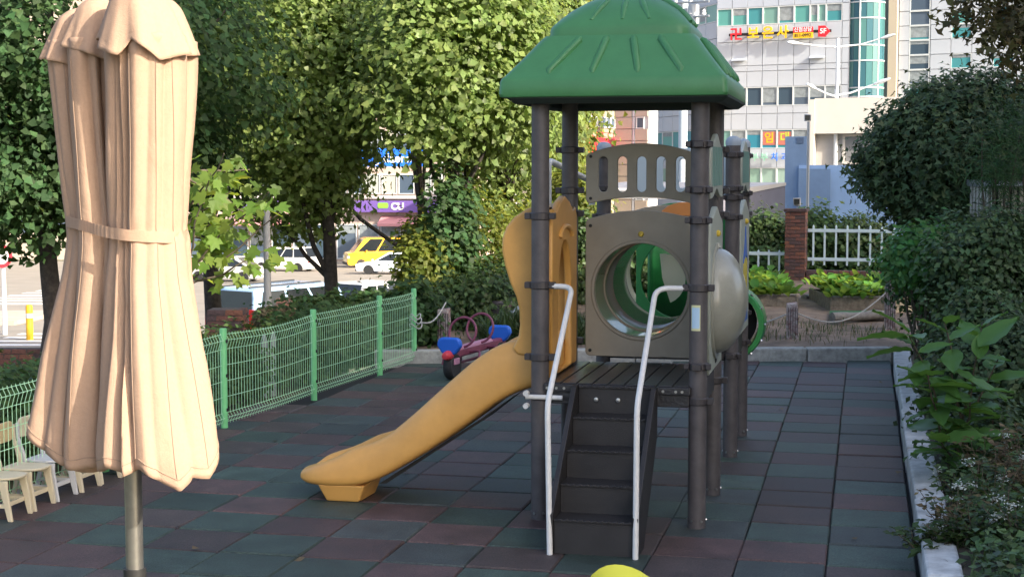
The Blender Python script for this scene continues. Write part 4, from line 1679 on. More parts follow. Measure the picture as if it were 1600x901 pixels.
# white picket pieces behind the fence
M_pick = mat('picket_white', (.30, .33, .32), .7, noise=(20, .2))
def pickets(pts, lab):
    a, b = pts
    o = thing('picket_fence', lab, 'fence', (a.x, a.y, a.z), math.atan2(b.y - a.y, b.x - a.x))
    L_ = (b - a).length
    me = MB().prism([(-.05, 0), (.05, 0), (.05, .62), (0, .70), (-.05, .62)], 'y', -.012, .012).mesh('picket', M_pick)
    n = max(2, int(L_ / .15))
    for i in range(n):
        q = link('picket', me, o, (L_ * (i + .5) / n, 0, rnd(-.02, .02)), (0, rnd(-.03, .03), 0))
    for z in (.15, .5):
        MB().box(0, L_, .013, .035, z - .025, z + .025).build('rail', M_pick, o, local=True)


pickets((Vector((-6.3, 13.5, -.2)), Vector((-6.28, 13.9, -.2))), 'short run of pale pickets behind the near panel of the green fence')
pickets((Vector((-6.2, 15.1, -.2)), Vector((-6.18, 15.5, -.2))), 'short run of pale pickets behind the middle panel of the green fence')

# ------------------------------------------------------------------ trees beyond the fence
def gtree(px, Z, zc_px, rx_px, rz_px, trunk_px, nclump, per, lab, lm=L_gink, leaf=.085, cr=.31, trunk_base=None, zmin_px=None, cx_px=None, ry=None, seed=None, group='ginkgo trees beyond the green fence', tmpl=FAN, shell=.35):
    b = at(px, 470, Z)
    b.z = ground_z(b.x, b.y)
    c = at(cx_px if cx_px is not None else px, zc_px, Z)
    rx, rz = rx_px / F * Z, rz_px / F * Z
    zmin = at(px, zmin_px, Z).z if zmin_px else None
    return tree('ginkgo_tree', lab, b, c.z + rz - b.z, trunk_px / F * Z / 2, c, (rx, ry or rx, rz), nclump, per, cr, lm, M_bark, leaf, tmpl, 12, shell, .26, group, zmin, jitter=.55, seed=seed)


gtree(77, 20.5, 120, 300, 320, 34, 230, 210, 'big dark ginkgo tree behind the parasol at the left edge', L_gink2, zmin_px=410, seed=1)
gtree(523, 24.0, 135, 128, 235, 27, 150, 240, 'ginkgo tree standing in front of the junction, centre left', L_gink, seed=2, zmin_px=385, cx_px=488)
gtree(700, 22.3, 80, 128, 215, 31, 150, 240, 'ginkgo tree with ivy on its trunk left of the tower roof', L_gink, seed=3, zmin_px=330, cx_px=728)
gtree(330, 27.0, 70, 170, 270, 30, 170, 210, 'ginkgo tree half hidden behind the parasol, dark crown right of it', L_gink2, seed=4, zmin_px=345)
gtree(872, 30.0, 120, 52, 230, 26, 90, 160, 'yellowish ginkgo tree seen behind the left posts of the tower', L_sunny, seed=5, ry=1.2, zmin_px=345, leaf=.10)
gtree(694, 33.0, -20, 280, 200, 20, 230, 190, 'tall ginkgo crown filling the top behind the nearer trees', L_gink, seed=6, zmin_px=200, cx_px=600, leaf=.11, cr=.55)
gtree(790, 27.0, 90, 110, 260, 24, 130, 200, 'ginkgo tree just left of the tower posts, sunlit on its right', L_gink, seed=7, zmin_px=350, leaf=.095)


# plane sapling with big lobed leaves right of the parasol
pb = at(262, 470, 15.5)
pb.z = ground_z(pb.x, pb.y)
pt = thing('plane_tree', 'young plane tree with large lobed leaves, bright on top, right beside the parasol', 'tree', pb)
k = MB()
top = at(285, 180, 15.5)
tr_ = limb(k, pb, top, .055, .02, 9, .03)
tips = [(330, 270), (360, 300), (390, 265), (420, 300), (345, 350), (400, 340), (330, 390), (375, 395), (405, 400), (425, 385), (350, 240), (310, 320), (440, 330), (320, 375), (345, 300)]
Pp, Np, Up = [], [], []
for i, (px, py) in enumerate(tips):
    tip = at(px, py, 15.5 + rnd(-.7, .7))
    st_ = tr_[min(4, 2 + i % 3)]
    pts = limb(k, st_, tip, .014, .005, 6, .10)
    for _ in range(13):
        t = random.choice(pts[2:])
        d = Vector((rnd(-1, 1), rnd(-1, 1), rnd(-.8, .5))) * .24
        Pp.append(t + d)
        Np.append((rnd(-.6, .9), rnd(-1.2, .2), rnd(.2, 1)))
        Up.append((rnd(-1, 1), rnd(-1, 1), rnd(-1.3, -.1)))
k.build('trunk', M_bark2, pt, smooth=60)
Pp = np.array(Pp) - np.array(pb)
link('crown', leaf_mesh('crown', Pp, np.array(Np), rng.uniform(.09, .165, len(Pp)), L_plane, LOBED, np.array(Up)), pt)


# shrubs
def shrub(name, lab, c, radii, n, per, cr, lm, leaf, tmpl=KITE, group=None, base=None, shell=.45, cat='shrub', lump=.25, seed=None, flat=.8):
    c = Vector(c)
    b = Vector((c.x, c.y, ground_z(c.x, c.y) if base is None else base))
    o = thing(name, lab, cat, b, 0, group)
    P, N, cc = clumps(c, radii, n, per, cr, shell, lump, flat, zmin=b.z + .02, seed=seed)
    k = MB()
    for i in range(9):
        q = Vector(cc[int(rng.integers(len(cc)))])
        limb(k, b + Vector((rnd(-.06, .06), rnd(-.06, .06), -.05)), q, .022, .006, 6)
    k.build('stem', M_bark2, o)
    link('foliage', leaf_mesh('foliage', P - np.array(b), N, leaf * rng.uniform(.65, 1.35, len(P)), lm, tmpl), o)
    return o


# along the fence
for i, (x, y, rx, rz, lm, lab) in enumerate([
        (-6.55, 7.6, .6, .42, L_shrub, 'low shrub behind the green fence at the far left, behind the chairs'),
        (-6.6, 9.1, .6, .45, L_shrub, 'dark shrub behind the green fence, behind the second chair'),
        (-6.7, 10.6, .65, .5, L_gink2, 'dark shrub behind the green fence, hidden in part by the parasol'),
        (-6.75, 12.0, .62, .45, L_shrub, 'leafy shrub behind the fence post beside the parasol'),
        (-6.75, 13.2, .60, .60, L_shrub, 'bushy shrub behind the nearest full panel of the green fence'),
        (-6.65, 14.4, .58, .50, L_gink2, 'dark leafy shrub behind the middle post of the green fence'),
        (-6.55, 15.6, .60, .62, L_shrub, 'shrub behind the middle panel of the green fence'),
        (-6.35, 16.8, .60, .55, L_gink2, 'dense dark shrub behind the last panel of the green fence'),
        (-6.1, 18.0, .55, .62, L_shrub, 'ivy-like shrub right of the last green fence post')]):
    shrub('shrub', lab, (x, y, .22 if y < 13 else .12), (rx, .75, rz * (.85 if y < 13 or y > 16 else .58)), 60, 70, .13, lm, .075, base=-.12)
for i in range(14):
    x, y = -7.6 - rnd(0, .8), 9 + i * .75
    shrub('shrub', 'undergrowth shrub with %s leaves in the second row behind the green fence' % ('plain green' if i % 2 else 'dark fan-shaped'), (x, y, -.12), (.6, .6, .22), 30, 60, .10, L_shrub if i % 2 else L_gink2, .085, base=-.4, group='undergrowth shrubs in the second row behind the fence')
for px, py, Z, rx, rz, lm, lab in (
        (425, 494, 18.5, 30, 8, L_dry, 'reddish dry bush between the brick pier and the van'),
        (505, 478, 20.5, 40, 14, L_shrub, 'small dark shrub at the foot of the middle tree trunk'),
        (600, 476, 21.0, 52, 14, L_gink2, 'dark spreading bush right of the middle tree trunk'),
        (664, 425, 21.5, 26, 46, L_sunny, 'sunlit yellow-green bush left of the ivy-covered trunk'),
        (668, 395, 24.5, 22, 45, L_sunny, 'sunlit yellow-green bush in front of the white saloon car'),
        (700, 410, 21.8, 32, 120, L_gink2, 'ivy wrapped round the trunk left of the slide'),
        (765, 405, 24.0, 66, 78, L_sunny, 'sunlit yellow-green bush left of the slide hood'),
        (745, 478, 20.6, 55, 40, L_shrub, 'leafy shrub behind the ride toy'),
        (815, 460, 22.0, 45, 55, L_shrub, 'green bush right behind the slide hood'),
        (640, 500, 19.0, 36, 40, L_gink2, 'dark shrub between the fence end and the white stump'),
        (905, 430, 24.0, 40, 110, L_shrub, 'tall green bush glimpsed between tower post and tunnel board'),
        (890, 320, 25.0, 40, 60, L_sunny, 'bright bush between the two left tower posts'),
        (1000, 420, 26.0, 70, 60, L_shrub, 'bush hidden behind the tunnel board'),
        (1200, 375, 31.5, 38, 38, L_shrub, 'green bush behind the railing left of the brick pillar'),
        (1165, 395, 31.5, 34, 40, L_shrub, 'green bush behind the second deck boards'),
        (1285, 372, 31.0, 40, 30, L_gink2, 'leafy bush behind the railing just right of the pillar'),
        (1345, 375, 31.0, 50, 36, L_shrub, 'leafy bush behind the right end of the white railing'),
        (1215, 420, 30.5, 60, 26, L_gink2, 'dark low bush behind the left railing'),
        (1330, 412, 30.8, 75, 24, L_gink2, 'dark low bush behind the right railing')):
    c = at(px, py, Z)
    big = Z > 24
    lf = .085 if not big else .10
    shrub('bush', lab, c, (rx / F * Z, min(.7, rx / F * Z), rz / F * Z), int(40 + rx * rz / 70), 60, min(.17, rz / F * Z * .45), lm, lf, FAN if lm is L_gink2 else KITE)

# ------------------------------------------------------------------ planting on the right
mc = at(1534, 258, 17.2)
mb_ = Vector((mc.x, mc.y, .1))
tree('maple_tree', 'round dark green clipped maple on the right beside the white building', mb_, 3.0, .07, mc, (1.16, 1.1, 1.0), 560, 80, .13, L_maple, M_bark, .074, STAR, 10, .62, .10, None, None, 'tree', .35, 21)
mc = at(1650, 8, 14.5)
mb_ = at(1760, 500, 14.5)
mb_.z = .1
tree('maple_tree', 'overhanging maple branches with sunlight coloured into the leaves at the top right corner', mb_, 3.2, .07, mc, (1.12, .8, .55), 120, 42, .13, L_maple2, M_bark, .075, STAR, 12, .35, .4, None, None, 'tree', .35, 22)
cb = at(1575, 240, 15.2)
shrub('conifer', 'feathery bright green conifer shoots right of the round maple', cb, (.30, .3, .62), 60, 50, .12, L_pine, .10, BLADE, base=.1, lump=.4)
for px, py, Z, rx, ry, rz, lm, lf, lab in (
        (1490, 432, 15.6, 70, .5, 85, L_azalea, .062, 'dark shrub with small leaves below the round maple'),
        (1560, 425, 14.4, 95, .6, 95, L_azalea, .060, 'large grey-green shrub at the right edge in the middle'),
        (1545, 545, 13.6, 80, .45, 80, L_azalea, .058, 'dark small-leaved shrub just behind the broad-leaved plant'),
        (1590, 600, 12.3, 90, .5, 110, L_maple, .058, 'dark leafy shrub at the right edge below the middle'),
        (1560, 760, 11.0, 80, .4, 85, L_azalea, .055, 'shadowed shrub at the right edge behind the weeds'),
        (1450, 400, 15.0, 36, .3, 36, L_broad, .075, 'bright shoots rising in front of the round maple')):
    c = at(px, py, Z)
    shrub('shrub', lab, c, (rx / F * Z, ry, rz / F * Z), int(50 + rx * rz / 42), 62, .11, lm, lf, KITE, base=.1, shell=.5)

# broad-leaved plant: every leaf a part
def broad_leaf():
    k = MB()
    rows = []
    for i in range(9):
        t = i / 8
        w = .30 * math.sin(math.pi * min(1, t * 1.02) ** .8) ** .9 if 0 < t < 1 else .004
        row = []
        for j in range(5):
            s = (j - 2) / 2
            row.append((t, s * w * .9, .055 * abs(s) + .02 * math.sin(t * 20) * abs(s) - .22 * t * t + .06 * t))
        rows.append(row)
    k.grid(rows)
    return k.mesh('leaf', L_broad, smooth=80)


BL = broad_leaf()
bpb = at(1500, 780, 10.6)
bpb.z = .12
bpl = thing('broad_leaved_plant', 'tall plant with broad bright green leaves leaning over the right kerb', 'plant', bpb)
stems = [(at(1418, 520, 10.4), 11), (at(1475, 500, 10.6), 11), (at(1535, 505, 10.8), 9), (at(1450, 590, 10.2), 10), (at(1520, 600, 10.3), 10), (at(1560, 560, 10.7), 8), (at(1470, 690, 10.2), 9), (at(1540, 690, 10.4), 8)]
k = MB()
for tip, nl in stems:
    b0 = bpb + Vector((rnd(-.1, .1), rnd(-.1, .1), 0))
    pts = limb(k, b0, tip, .012, .004, 6, .05)
    for i in range(nl):
        t = .38 + .62 * (i + .5) / nl
        f = t * 5
        p = pts[int(min(4, f))].lerp(pts[min(5, int(f) + 1)], f - int(f))
        az = i * 2.4 + rnd(-.5, .5)
        el = rnd(-.35, .35) + (.35 if i > nl - 4 else 0)
        o = link('leaf', BL, bpl, p - bpb, (rnd(-.4, .4), -el, az))
        s = rnd(.22, .34)
        o.scale = (s, s * rnd(.8, 1.05), s)
k.build('stem', M_bark2, bpl)
# two leaves pointing left over the kerb and one upright
for px, py, Z, az, el, s in ((1418, 530, 10.3, 3.35, .12, .34), (1425, 548, 10.25, 3.2, -.05, .30), (1420, 520, 10.35, 2.5, .55, .32), (1530, 545, 10.5, .35, .75, .36), (1528, 560, 10.5, 1.2, 1.1, .22), (1475, 585, 10.2, 3.1, -.05, .30), (1512, 595, 10.3, .2, -.35, .30)):
    p = at(px, py, Z)
    o = link('leaf', BL, bpl, p - bpb, (.35, -el, az))
    o.scale = (s, s, s)


# weeds with white flower heads at the bottom right
WEED = ['straggly weed with white flower heads beside the kerb, topmost left of the clump', 'tall weed with white flower heads at the right edge near the bottom', 'small weed with two white heads hanging over the kerb',
        'tall weed with two white heads at the far right edge', 'weed with two white heads behind the others, below the broad-leaved plant', 'weed with white heads at the bottom edge beside the kerb',
        'tall weed in the bottom right corner of the photo', 'low weed creeping over the kerb onto the rubber floor']


def weed(px, py, Z, h, lab, flowers):
    b = at(px, py, Z)
    b.z = .12
    o = thing('weed', lab, 'plant', b, 0, 'weeds at the foot of the right kerb')
    k = MB()
    P, N, U = [], [], []
    tips = []
    for i in range(16):
        tip = Vector((rnd(-.22, .22), rnd(-.2, .2), h * rnd(.45, 1.1)))
        pts = limb(k, (rnd(-.05, .05), rnd(-.05, .05), -.02), tip, .004, .0018, 5, .12)
        tips.append(tip)
        for q in pts[1:]:
            for _ in range(4):
                P.append(q + Vector((rnd(-.02, .02), rnd(-.02, .02), rnd(-.02, .02))))
                N.append((rnd(-.5, .5), rnd(-.5, .5), 1))
                U.append((rnd(-1, 1), rnd(-1, 1), rnd(-.2, .6)))
    k.build('stem', M_bark2, o, local=True)
    link('foliage', leaf_mesh('foliage', np.array(P), np.array(N), rng.uniform(.03, .075, len(P)), L_dry if flowers % 2 == 0 else L_shrub, KITE, np.array(U)), o)
    for f in range(flowers):
        t = tips[f]
        pts = np.array([t + Vector((random.gauss(0, .02), random.gauss(0, .02), random.gauss(0, .012))) for _ in range(46)])
        nn = np.array([(rnd(-.6, .6), rnd(-.9, .3), 1) for _ in range(46)])
        link('flower_head', leaf_mesh('flower_head', pts, nn, .016, L_white, KITE), o)['kind'] = 'stuff'


for i, (px, py, Z, h, fl_) in enumerate(((1510, 860, 9.3, .34, 3), (1560, 900, 9.0, .42, 3), (1478, 890, 8.8, .22, 2), (1600, 850, 9.5, .5, 2), (1540, 830, 9.9, .36, 2), (1500, 940, 8.5, .30, 3), (1590, 960, 8.3, .42, 3), (1450, 930, 8.5, .12, 1))):
    weed(px, py, Z, h, WEED[i], fl_)
gc = []
for i in range(170):
    gc.append((rnd(.62, 1.5), rnd(7.2, 11.2), .12))
blades('ground_cover', None, gc, 9, .16, L_grass, kind='stuff', spread=.06)
P = np.array([(q[0] + rnd(-.1, .1), q[1] + rnd(-.1, .1), q[2] + rnd(.02, .22)) for q in gc for _ in range(26)])
o = link('ground_cover', leaf_mesh('ground_cover', P, rng.normal(size=P.shape) * .4 + np.array((0, -.2, 1)), rng.uniform(.03, .08, len(P)), L_azalea, KITE))
o['kind'] = 'stuff'
# slatted box behind the shrubs
sb_ = at(1547, 345, 15.6)
sbx = thing('slatted_box', 'pale slatted box with a metal lid behind the shrubs at the right edge', 'box', (sb_.x, sb_.y, .1), PHI + .15)
hb = at(1547, 292, 15.6).z - .1
me = MB().box(-.022, .022, -.012, .012, .05, hb).mesh('slat', mat('slat_cream', (.50, .47, .40), .6))
for i in range(8):
    link('slat', me, sbx, (.03 + i * .075, 0, 0))
    if i < 6:
        link('slat', me, sbx, (0, .05 + i * .075, 0), (0, 0, math.pi / 2))
MB().box(.02, .56, .02, .44, .05, hb - .02).build('inner_box', M_black, sbx, local=True)
MB().hexa([(-.03, -.04, hb), (.6, -.04, hb), (.6, .5, hb), (-.03, .5, hb)], [(-.03, -.04, hb + .02), (.6, -.04, hb + .02), (.6, .5, hb + .07), (-.03, .5, hb + .07)]).build('lid', M_steel, sbx, .004, local=True)

for i, (px, py) in enumerate(((1402, 742), (468, 872), (1225, 640), (300, 860), (700, 850), (1330, 842), (640, 740), (1140, 600), (1380, 600), (430, 690))):
    p = at(px, py, 9)
    t_ = CAM_H / (CAM_H - p.z)
    q = Vector((p.x * t_, p.y * t_, .012))
    me = leaf_mesh('fallen_leaf', np.array([(0., 0., 0.)]), np.array([(rnd(-.3, .3), rnd(-.3, .3), 1.)]), [rnd(.04, .065)], L_dry, FAN)
    o = tag(link('fallen_leaf', me, None, q), 'small dry leaf lying on the rubber tiles', 'leaf', 'dry leaves scattered on the rubber floor')
# leaf tip at the lower edge, close to the camera
lb = at(975, 985, 2.3)
lpl = thing('garden_shrub', 'yellow-green leaf tip of a shrub poking in at the bottom edge', 'plant', (lb.x, lb.y, 0))
k = MB()
k.tube([(0, 0, 0), (.02, .01, .6), (-.01, 0, 1.1), (0, 0, lb.z)], [.014, .011, .008, .004], 8)
k.build('stem', M_bark2, lpl, local=True)
k = MB()
rows = []
for i in range(9):
    t = i / 8
    w = .06 * math.sin(math.pi * min(.999, max(.02, t)) ** .8) ** .7
    rows.append([(s * w * .5, .012 * abs(s) + .03 * t, t * .098 - .01 * abs(s)) for s in (-2, -1, 0, 1, 2)])
k.grid(rows)
me = k.mesh('leaf', L_tip, smooth=80)
lt_ = at(930, 926, 2.25)
o = link('leaf', me, lpl, lt_ - Vector((lb.x, lb.y, 0)), (.25, 1.42, PHI))
o.scale = (.52, 1, .95)
for i, (dz, az) in enumerate(((-.1, 1.5), (-.22, 3.6), (-.33, 5.4), (-.4, .4), (-.5, 2.6))):
    o = link('leaf', me, lpl, (0, 0, lb.z + dz), (-1.0, 0, az))

# ------------------------------------------------------------------ vehicles
M_carglass = mat('car_glass', (.015, .018, .02), .06, spec=.7)
M_rim = mat('wheel_rim', (.5, .5, .5), .3, .8)
M_tail = mat('tail_lamp', (.55, .02, .02), .25)
M_head = mat('head_lamp', (.7, .7, .68), .15)
M_trim = mat('car_trim', (.03, .03, .032), .6)


def car(label, cat, xc, Z, hx, hz, L_, Wd, Hh, col, style, name='parked_car', rough=.25):
    p = c2w(xc, Z)
    p.z = road_z(Z) + .012
    o = thing(name, label, cat, p, math.atan2(hz, hx) + PHI)
    paint = mat('car_paint_%s' % name + str(col), col, rough, coat=.6)
    wr = .32 if style != 'van' else .34
    gc = .2
    belt = Hh * (.60 if style == 'sedan' else .57 if style == 'suv' else .53)
    h2, w2 = L_ / 2, Wd / 2
    wx = (-h2 + L_ * .20, h2 - L_ * .19)
    nose = {'sedan': (.70, .88), 'suv': (.66, .93), 'van': (.62, 1.0)}[style]

    def arch(cx):
        return [(cx - (wr + .05) * math.cos(R(a)), gc + (wr + .06) * math.sin(R(a))) for a in range(0, 181, 30)]
    low = [(-h2 + .04, gc + .05)] + [(-h2 + .1, gc)] + arch(wx[0]) + arch(wx[1]) + [(h2 - .1, gc), (h2 - .0, gc + .15), (h2 - .02, belt * nose[0])]
    if style == 'sedan':
        low += [(h2 - .12, belt * .82), (h2 - L_ * .27, belt), (-h2 + L_ * .13, belt * 1.03), (-h2 + .04, belt * .98), (-h2, belt * .7)]
        gh = [(-h2 + L_ * .10, belt * 1.0), (-h2 + L_ * .30, Hh), (-h2 + L_ * .52, Hh), (h2 - L_ * .26, belt * .98)]
    elif style == 'suv':
        low += [(h2 - .1, belt * .9), (h2 - L_ * .24, belt), (-h2 + .02, belt), (-h2 - .0, belt * .6)]
        gh = [(-h2 + .03, belt * .98), (-h2 + L_ * .12, Hh), (-h2 + L_ * .56, Hh), (h2 - L_ * .24, belt * .98)]
    else:
        low += [(h2 - .08, belt * .92), (h2 - L_ * .10, belt), (-h2 + .0, belt), (-h2 - .0, belt * .6)]
        gh = [(-h2 + .01, belt * .98), (-h2 + .12, Hh - .04), (-h2 + .3, Hh), (h2 - L_ * .30, Hh), (h2 - L_ * .24, Hh - .06), (h2 - L_ * .09, belt * .98)]
    k = MB()
    k.prism(low, 'y', -w2, w2)
    tin = .16 if style != 'van' else .11

    def gy(z):
        return w2 - .012 - tin * max(0, (z - belt)) / (Hh - belt)
    n = len(gh)
    k.add([(x, -gy(z), z) for x, z in gh] + [(x, gy(z), z) for x, z in gh], [tuple(range(n)), tuple(range(2 * n - 1, n - 1, -1))] + [(i, n + i, n + (i + 1) % n, (i + 1) % n) for i in range(n)])
    b = k.build('body', paint, o, .035, smooth=35, local=True, seg=3)
    # side glass
    top, bot = Hh - .10, belt + .05
    xs_b = gh[0][0] + .18, gh[-1][0] - .22
    xs_t = (gh[1][0] if style != 'van' else gh[2][0]) + .12, (gh[-2][0] if style != 'van' else gh[3][0]) - .06
    nw = 3 if style != 'sedan' else 2
    for s in (-1, 1):
        for i in range(nw):
            f0, f1 = i / nw + .015, (i + 1) / nw - .015
            q = [(xs_b[0] + (xs_b[1] - xs_b[0]) * f0, bot), (xs_b[0] + (xs_b[1] - xs_b[0]) * f1, bot), (xs_t[0] + (xs_t[1] - xs_t[0]) * f1, top), (xs_t[0] + (xs_t[1] - xs_t[0]) * f0, top)]
            k = MB()
            k.hexa([(x, s * (gy(z) - .02), z) for x, z in q], [(x, s * (gy(z) + .006), z) for x, z in q])
            k.build('side_window', M_carglass, o, local=True)
    # rear and front glass
    for nm, a, c_ in (('rear_window', gh[0], gh[1]), ('windscreen', gh[-1], gh[-2])):
        p0, p1 = Vector((a[0], 0, max(a[1], belt))), Vector((c_[0], 0, c_[1]))
        d = p1 - p0
        nn = Vector((d.z, 0, -d.x)).normalized() * (1 if nm == 'windscreen' else -1)
        if nn.z < 0:
            nn = -nn
        q0, q1 = p0 + d * .10, p0 + d * (.92 if nm != 'rear_window' or style != 'van' else .95)
        k = MB()
        e0, e1 = gy(q0.z) - .09, gy(q1.z) - .08
        r0 = [q0 + Vector((0, -e0, 0)), q0 + Vector((0, e0, 0)), q1 + Vector((0, e1, 0)), q1 + Vector((0, -e1, 0))]
        k.hexa([p - nn * .02 for p in r0], [p + nn * .008 for p in r0])
        k.build(nm, M_carglass, o, local=True)
    for x in wx:
        for s in (-1, 1):
            k = MB().lathe([(wr * .62, -.1), (wr * .95, -.1), (wr, -.07), (wr, .07), (wr * .95, .1), (wr * .62, .1)], 20, (x, s * (w2 - .1), wr), 'y')
            w_ = k.build('wheel', M_tyre, o, smooth=50, local=True)
            k = MB().lathe([(0, -.09), (wr * .63, -.085), (wr * .63, .085), (0, .09)], 16, (x, s * (w2 - .1), wr), 'y')
            k.build('rim', M_rim, w_, local=True)
            k = MB()
            for i in range(5):
                a = i * 1.2566
                k.box(x - .02 + .0, x + .02, *sorted((s * (w2 - .012), s * (w2 - .006))), wr + .07, wr * 1.55)
            k.build('wheel_slot', M_trim, w_, local=True)
    for s in (-1, 1):
        zt_l = belt * .98 if style != 'van' else belt * 1.35
        MB().box(-h2 - .012, -h2 + .10, *sorted((s * (w2 - .20), s * (w2 + .004))), belt * .68, zt_l).build('tail_lamp', M_tail, o, .01, local=True)
        MB().box(h2 - .16, h2 - .01, *sorted((s * (w2 - .32), s * (w2 + .004))), belt * .62, belt * .76).build('headlight', M_head, o, .01, local=True)
        MB().box(h2 - L_ * .27, h2 - L_ * .25, *sorted((s * (w2), s * (w2 + .16))), belt + .02, belt + .14).build('wing_mirror', paint, o, .01, local=True)
    MB().box(-h2 - .03, -h2 + .12, -w2 + .04, w2 - .04, gc + .02, gc + .24).build('bumper', paint if style != 'van' else M_trim, o, .03, local=True)
    MB().box(h2 - .1, h2 + .03, -w2 + .04, w2 - .04, gc + .02, gc + .22).build('bumper', M_trim, o, .03, local=True)
    MB().box(-h2 - .036, -h2, -.25, .25, belt * .55, belt * .66).build('number_plate', M_head, o, local=True)
    if style == 'van':
        MB().box(-h2 + .25, h2 - L_ * .32, -.52, -.49, Hh, Hh + .035).box(-h2 + .25, h2 - L_ * .32, .49, .52, Hh, Hh + .035).build('roof_rail', M_trim, o, local=True)
    return o


car('light blue minivan parked behind the brick pier with its dark rear window towards the camera', 'van', -6.45, 44.0, .55, .83, 4.75, 1.85, 1.98, (.34, .50, .70), 'van', 'parked_van')  # sky reflection is put into the light blue body colour
car('white sport utility car at the junction, left of the middle tree trunk', 'car', -15.2, 103, -.95, .32, 4.4, 1.8, 1.62, (.78, .76, .70), 'suv', 'parked_car')
car('white saloon car right of the middle tree trunk, in front of the yellow van', 'car', -7.6, 98, -.98, .18, 4.5, 1.8, 1.42, (.66, .72, .80), 'sedan', 'parked_car')
car('bright yellow van crossing the junction behind the white saloon', 'van', -9.4, 110, -.96, -.28, 5.2, 1.9, 2.15, (.80, .42, .02), 'van', 'yellow_van')
car('silver grey saloon under the plane leaves right of the parasol', 'car', -16.4, 88, -.97, .2, 4.4, 1.75, 1.42, (.45, .45, .44), 'sedan', 'parked_car')
car('white hatchback with a red tail lamp just above the fence shrubs', 'car', -4.9, 56, .6, .8, 3.9, 1.7, 1.5, (.7, .7, .7), 'suv', 'parked_car')

# poles and street furniture
def pole(name, lab, px, Z, ytop, r, m, cat='pole', zb=None):
    p = at(px, 450, Z)
    zt = at(px, ytop, Z).z
    b = ground_z(p.x, p.y) if zb is None else zb
    o = thing(name, lab, cat, (p.x, p.y, b))
    MB().tube([(p.x, p.y, b - .1), (p.x, p.y, zt)], [r * 1.15, r * .9], 14).build('pole', m, o, smooth=60)
    return o, p, zt


o, p, zt = pole('sign_pole', 'grey steel pole in front of the light blue minivan', 418, 21.5, 325, .052, M_gpole)
o, p, zt = pole('utility_pole', 'pale concrete pole among the leaves left of the tower', 801, 41, 120, .115, M_gpole, 'utility pole')
o, p, zt = pole('round_sign', 'white pole with a round sign at the left edge of the photo', 6, 50, 395, .07, mat('sign_white', (.7, .7, .7), .5), 'sign')
k = MB().lathe([(0, 0), (.38, 0), (.38, .03), (0, .03)], 24, (p.x, p.y - .1, zt - .1), 'y')
sd = k.build('sign_disc', M_red, o)
MB().lathe([(0, -.005), (.27, -.005), (.27, 0), (0, 0)], 24, (p.x, p.y - .1, zt - .1), 'y').build('sign_face', M_head, sd)
p = at(45, 460, 48)
p.z = road_z(48)
o = thing('bollard', 'yellow bollard on the corner at the left edge, left of the dark trunk', 'bollard', p)
MB().lathe([(0, 0), (.11, 0), (.11, 1.05), (.08, 1.12), (0, 1.14)], 16, p).build('post', mat('bollard_yellow', (.75, .42, .02), .5), o, smooth=50)
MB().lathe([(.112, .7), (.116, .7), (.116, .85), (.112, .85)], 16, p).build('band', M_head, o)
# blue road sign
M_signb = mat('road_sign_blue', (.01, .13, .62), .4)
o, p, zt = pole('road_sign', 'blue road sign with white lettering hanging among the ginkgo leaves', 690, 78, 225, .10, M_steel, 'road sign', road_z(78))
b0, b1_ = at(560, 232, 78), at(662, 260, 78)
hx_ = Vector((math.cos(PHI), math.sin(PHI), 0))
mid = (b0 + b1_) / 2
bd = link('sign_board', MB().box(-1.66, 1.66, -.03, .03, -.46, .46).mesh('sign_board', M_signb), o, mid - wloc(o), (0, 0, PHI))
MB().tube([mid + hx_ * 1.4 + Vector((0, .1, .2)), Vector((p.x, p.y + .1, mid.z + .2))], .05, 8).build('sign_arm', M_steel, o)
M_whitel = mat('lettering_white', (.8, .8, .8), .5)
lt = text_mesh('g-daero', .62, M_whitel, .004, bold=.008)
link('lettering', lt, bd, (.10, -.034, -.06), (math.pi / 2, 0, 0))
# double-arm street lamps in front of the offices
def lamp(lab, px, ytop, Z, arms):
    o, p, zt = pole('street_lamp', lab, px, Z, ytop, .085, mat('lamp_white', (.66, .68, .70), .45), 'street lamp')
    MB().tube([(p.x, p.y, zt), (p.x, p.y, zt + .0)], .1, 8)
    for (x0, y0_), (x1, y1_), (x2, y2_) in arms:
        a, b, c = at(x0, y0_, Z), at(x1, y1_, Z), at(x2, y2_, Z - .5)
        MB().tube([a, a.lerp(b, .5), b, c], [.045, .042, .04, .032], 8).build('lamp_arm', MATS['lamp_white'], o, smooth=60)
        d = (c - b).normalized()
        k = MB()
        k.tube([c - d * .05, c + d * .3, c + d * .65], [.05, .09, .04], 8)
        k.build('lamp_head', MATS['lamp_white'], o, smooth=60)
    return o


lamp('white double-arm street lamp in front of the office block, right of its sign', 1303, 60, 75, [((1303, 73), (1280, 72), (1248, 68)), ((1303, 74), (1345, 70), (1378, 60))])
lamp('lower street lamp whose curved arms show over the white building roof', 1302, 140, 66, [((1302, 150), (1290, 146), (1274, 138)), ((1302, 150), (1330, 145), (1368, 131))])
o, p, zt = pole('utility_pole', 'pale utility pole with crossarms just right of the green roof', 1065, 60, -60, .17, mat('pole_pale', (.52, .58, .62), .6), 'utility pole')
for py in (-20, 5, 28):
    a, b = at(1050, py, 60), at(1108, py - 3, 59)
    MB().tube([a, b], .045, 6).build('crossarm', M_steel, o)
    for px in (1056, 1080, 1100):
        q = at(px, py - 1, 59.5)
        MB().lathe([(0, 0), (.07, 0), (.05, .1), (.09, .12), (.05, .2), (.08, .22), (0, .32)], 10, q).build('insulator', M_head, o)
for px in (1084,):
    q0, q1 = at(px, 8, 59.6), at(px, 38, 59.6)
    MB().tube([q0, q1], .22, 12).build('transformer', M_steel, o, smooth=60)

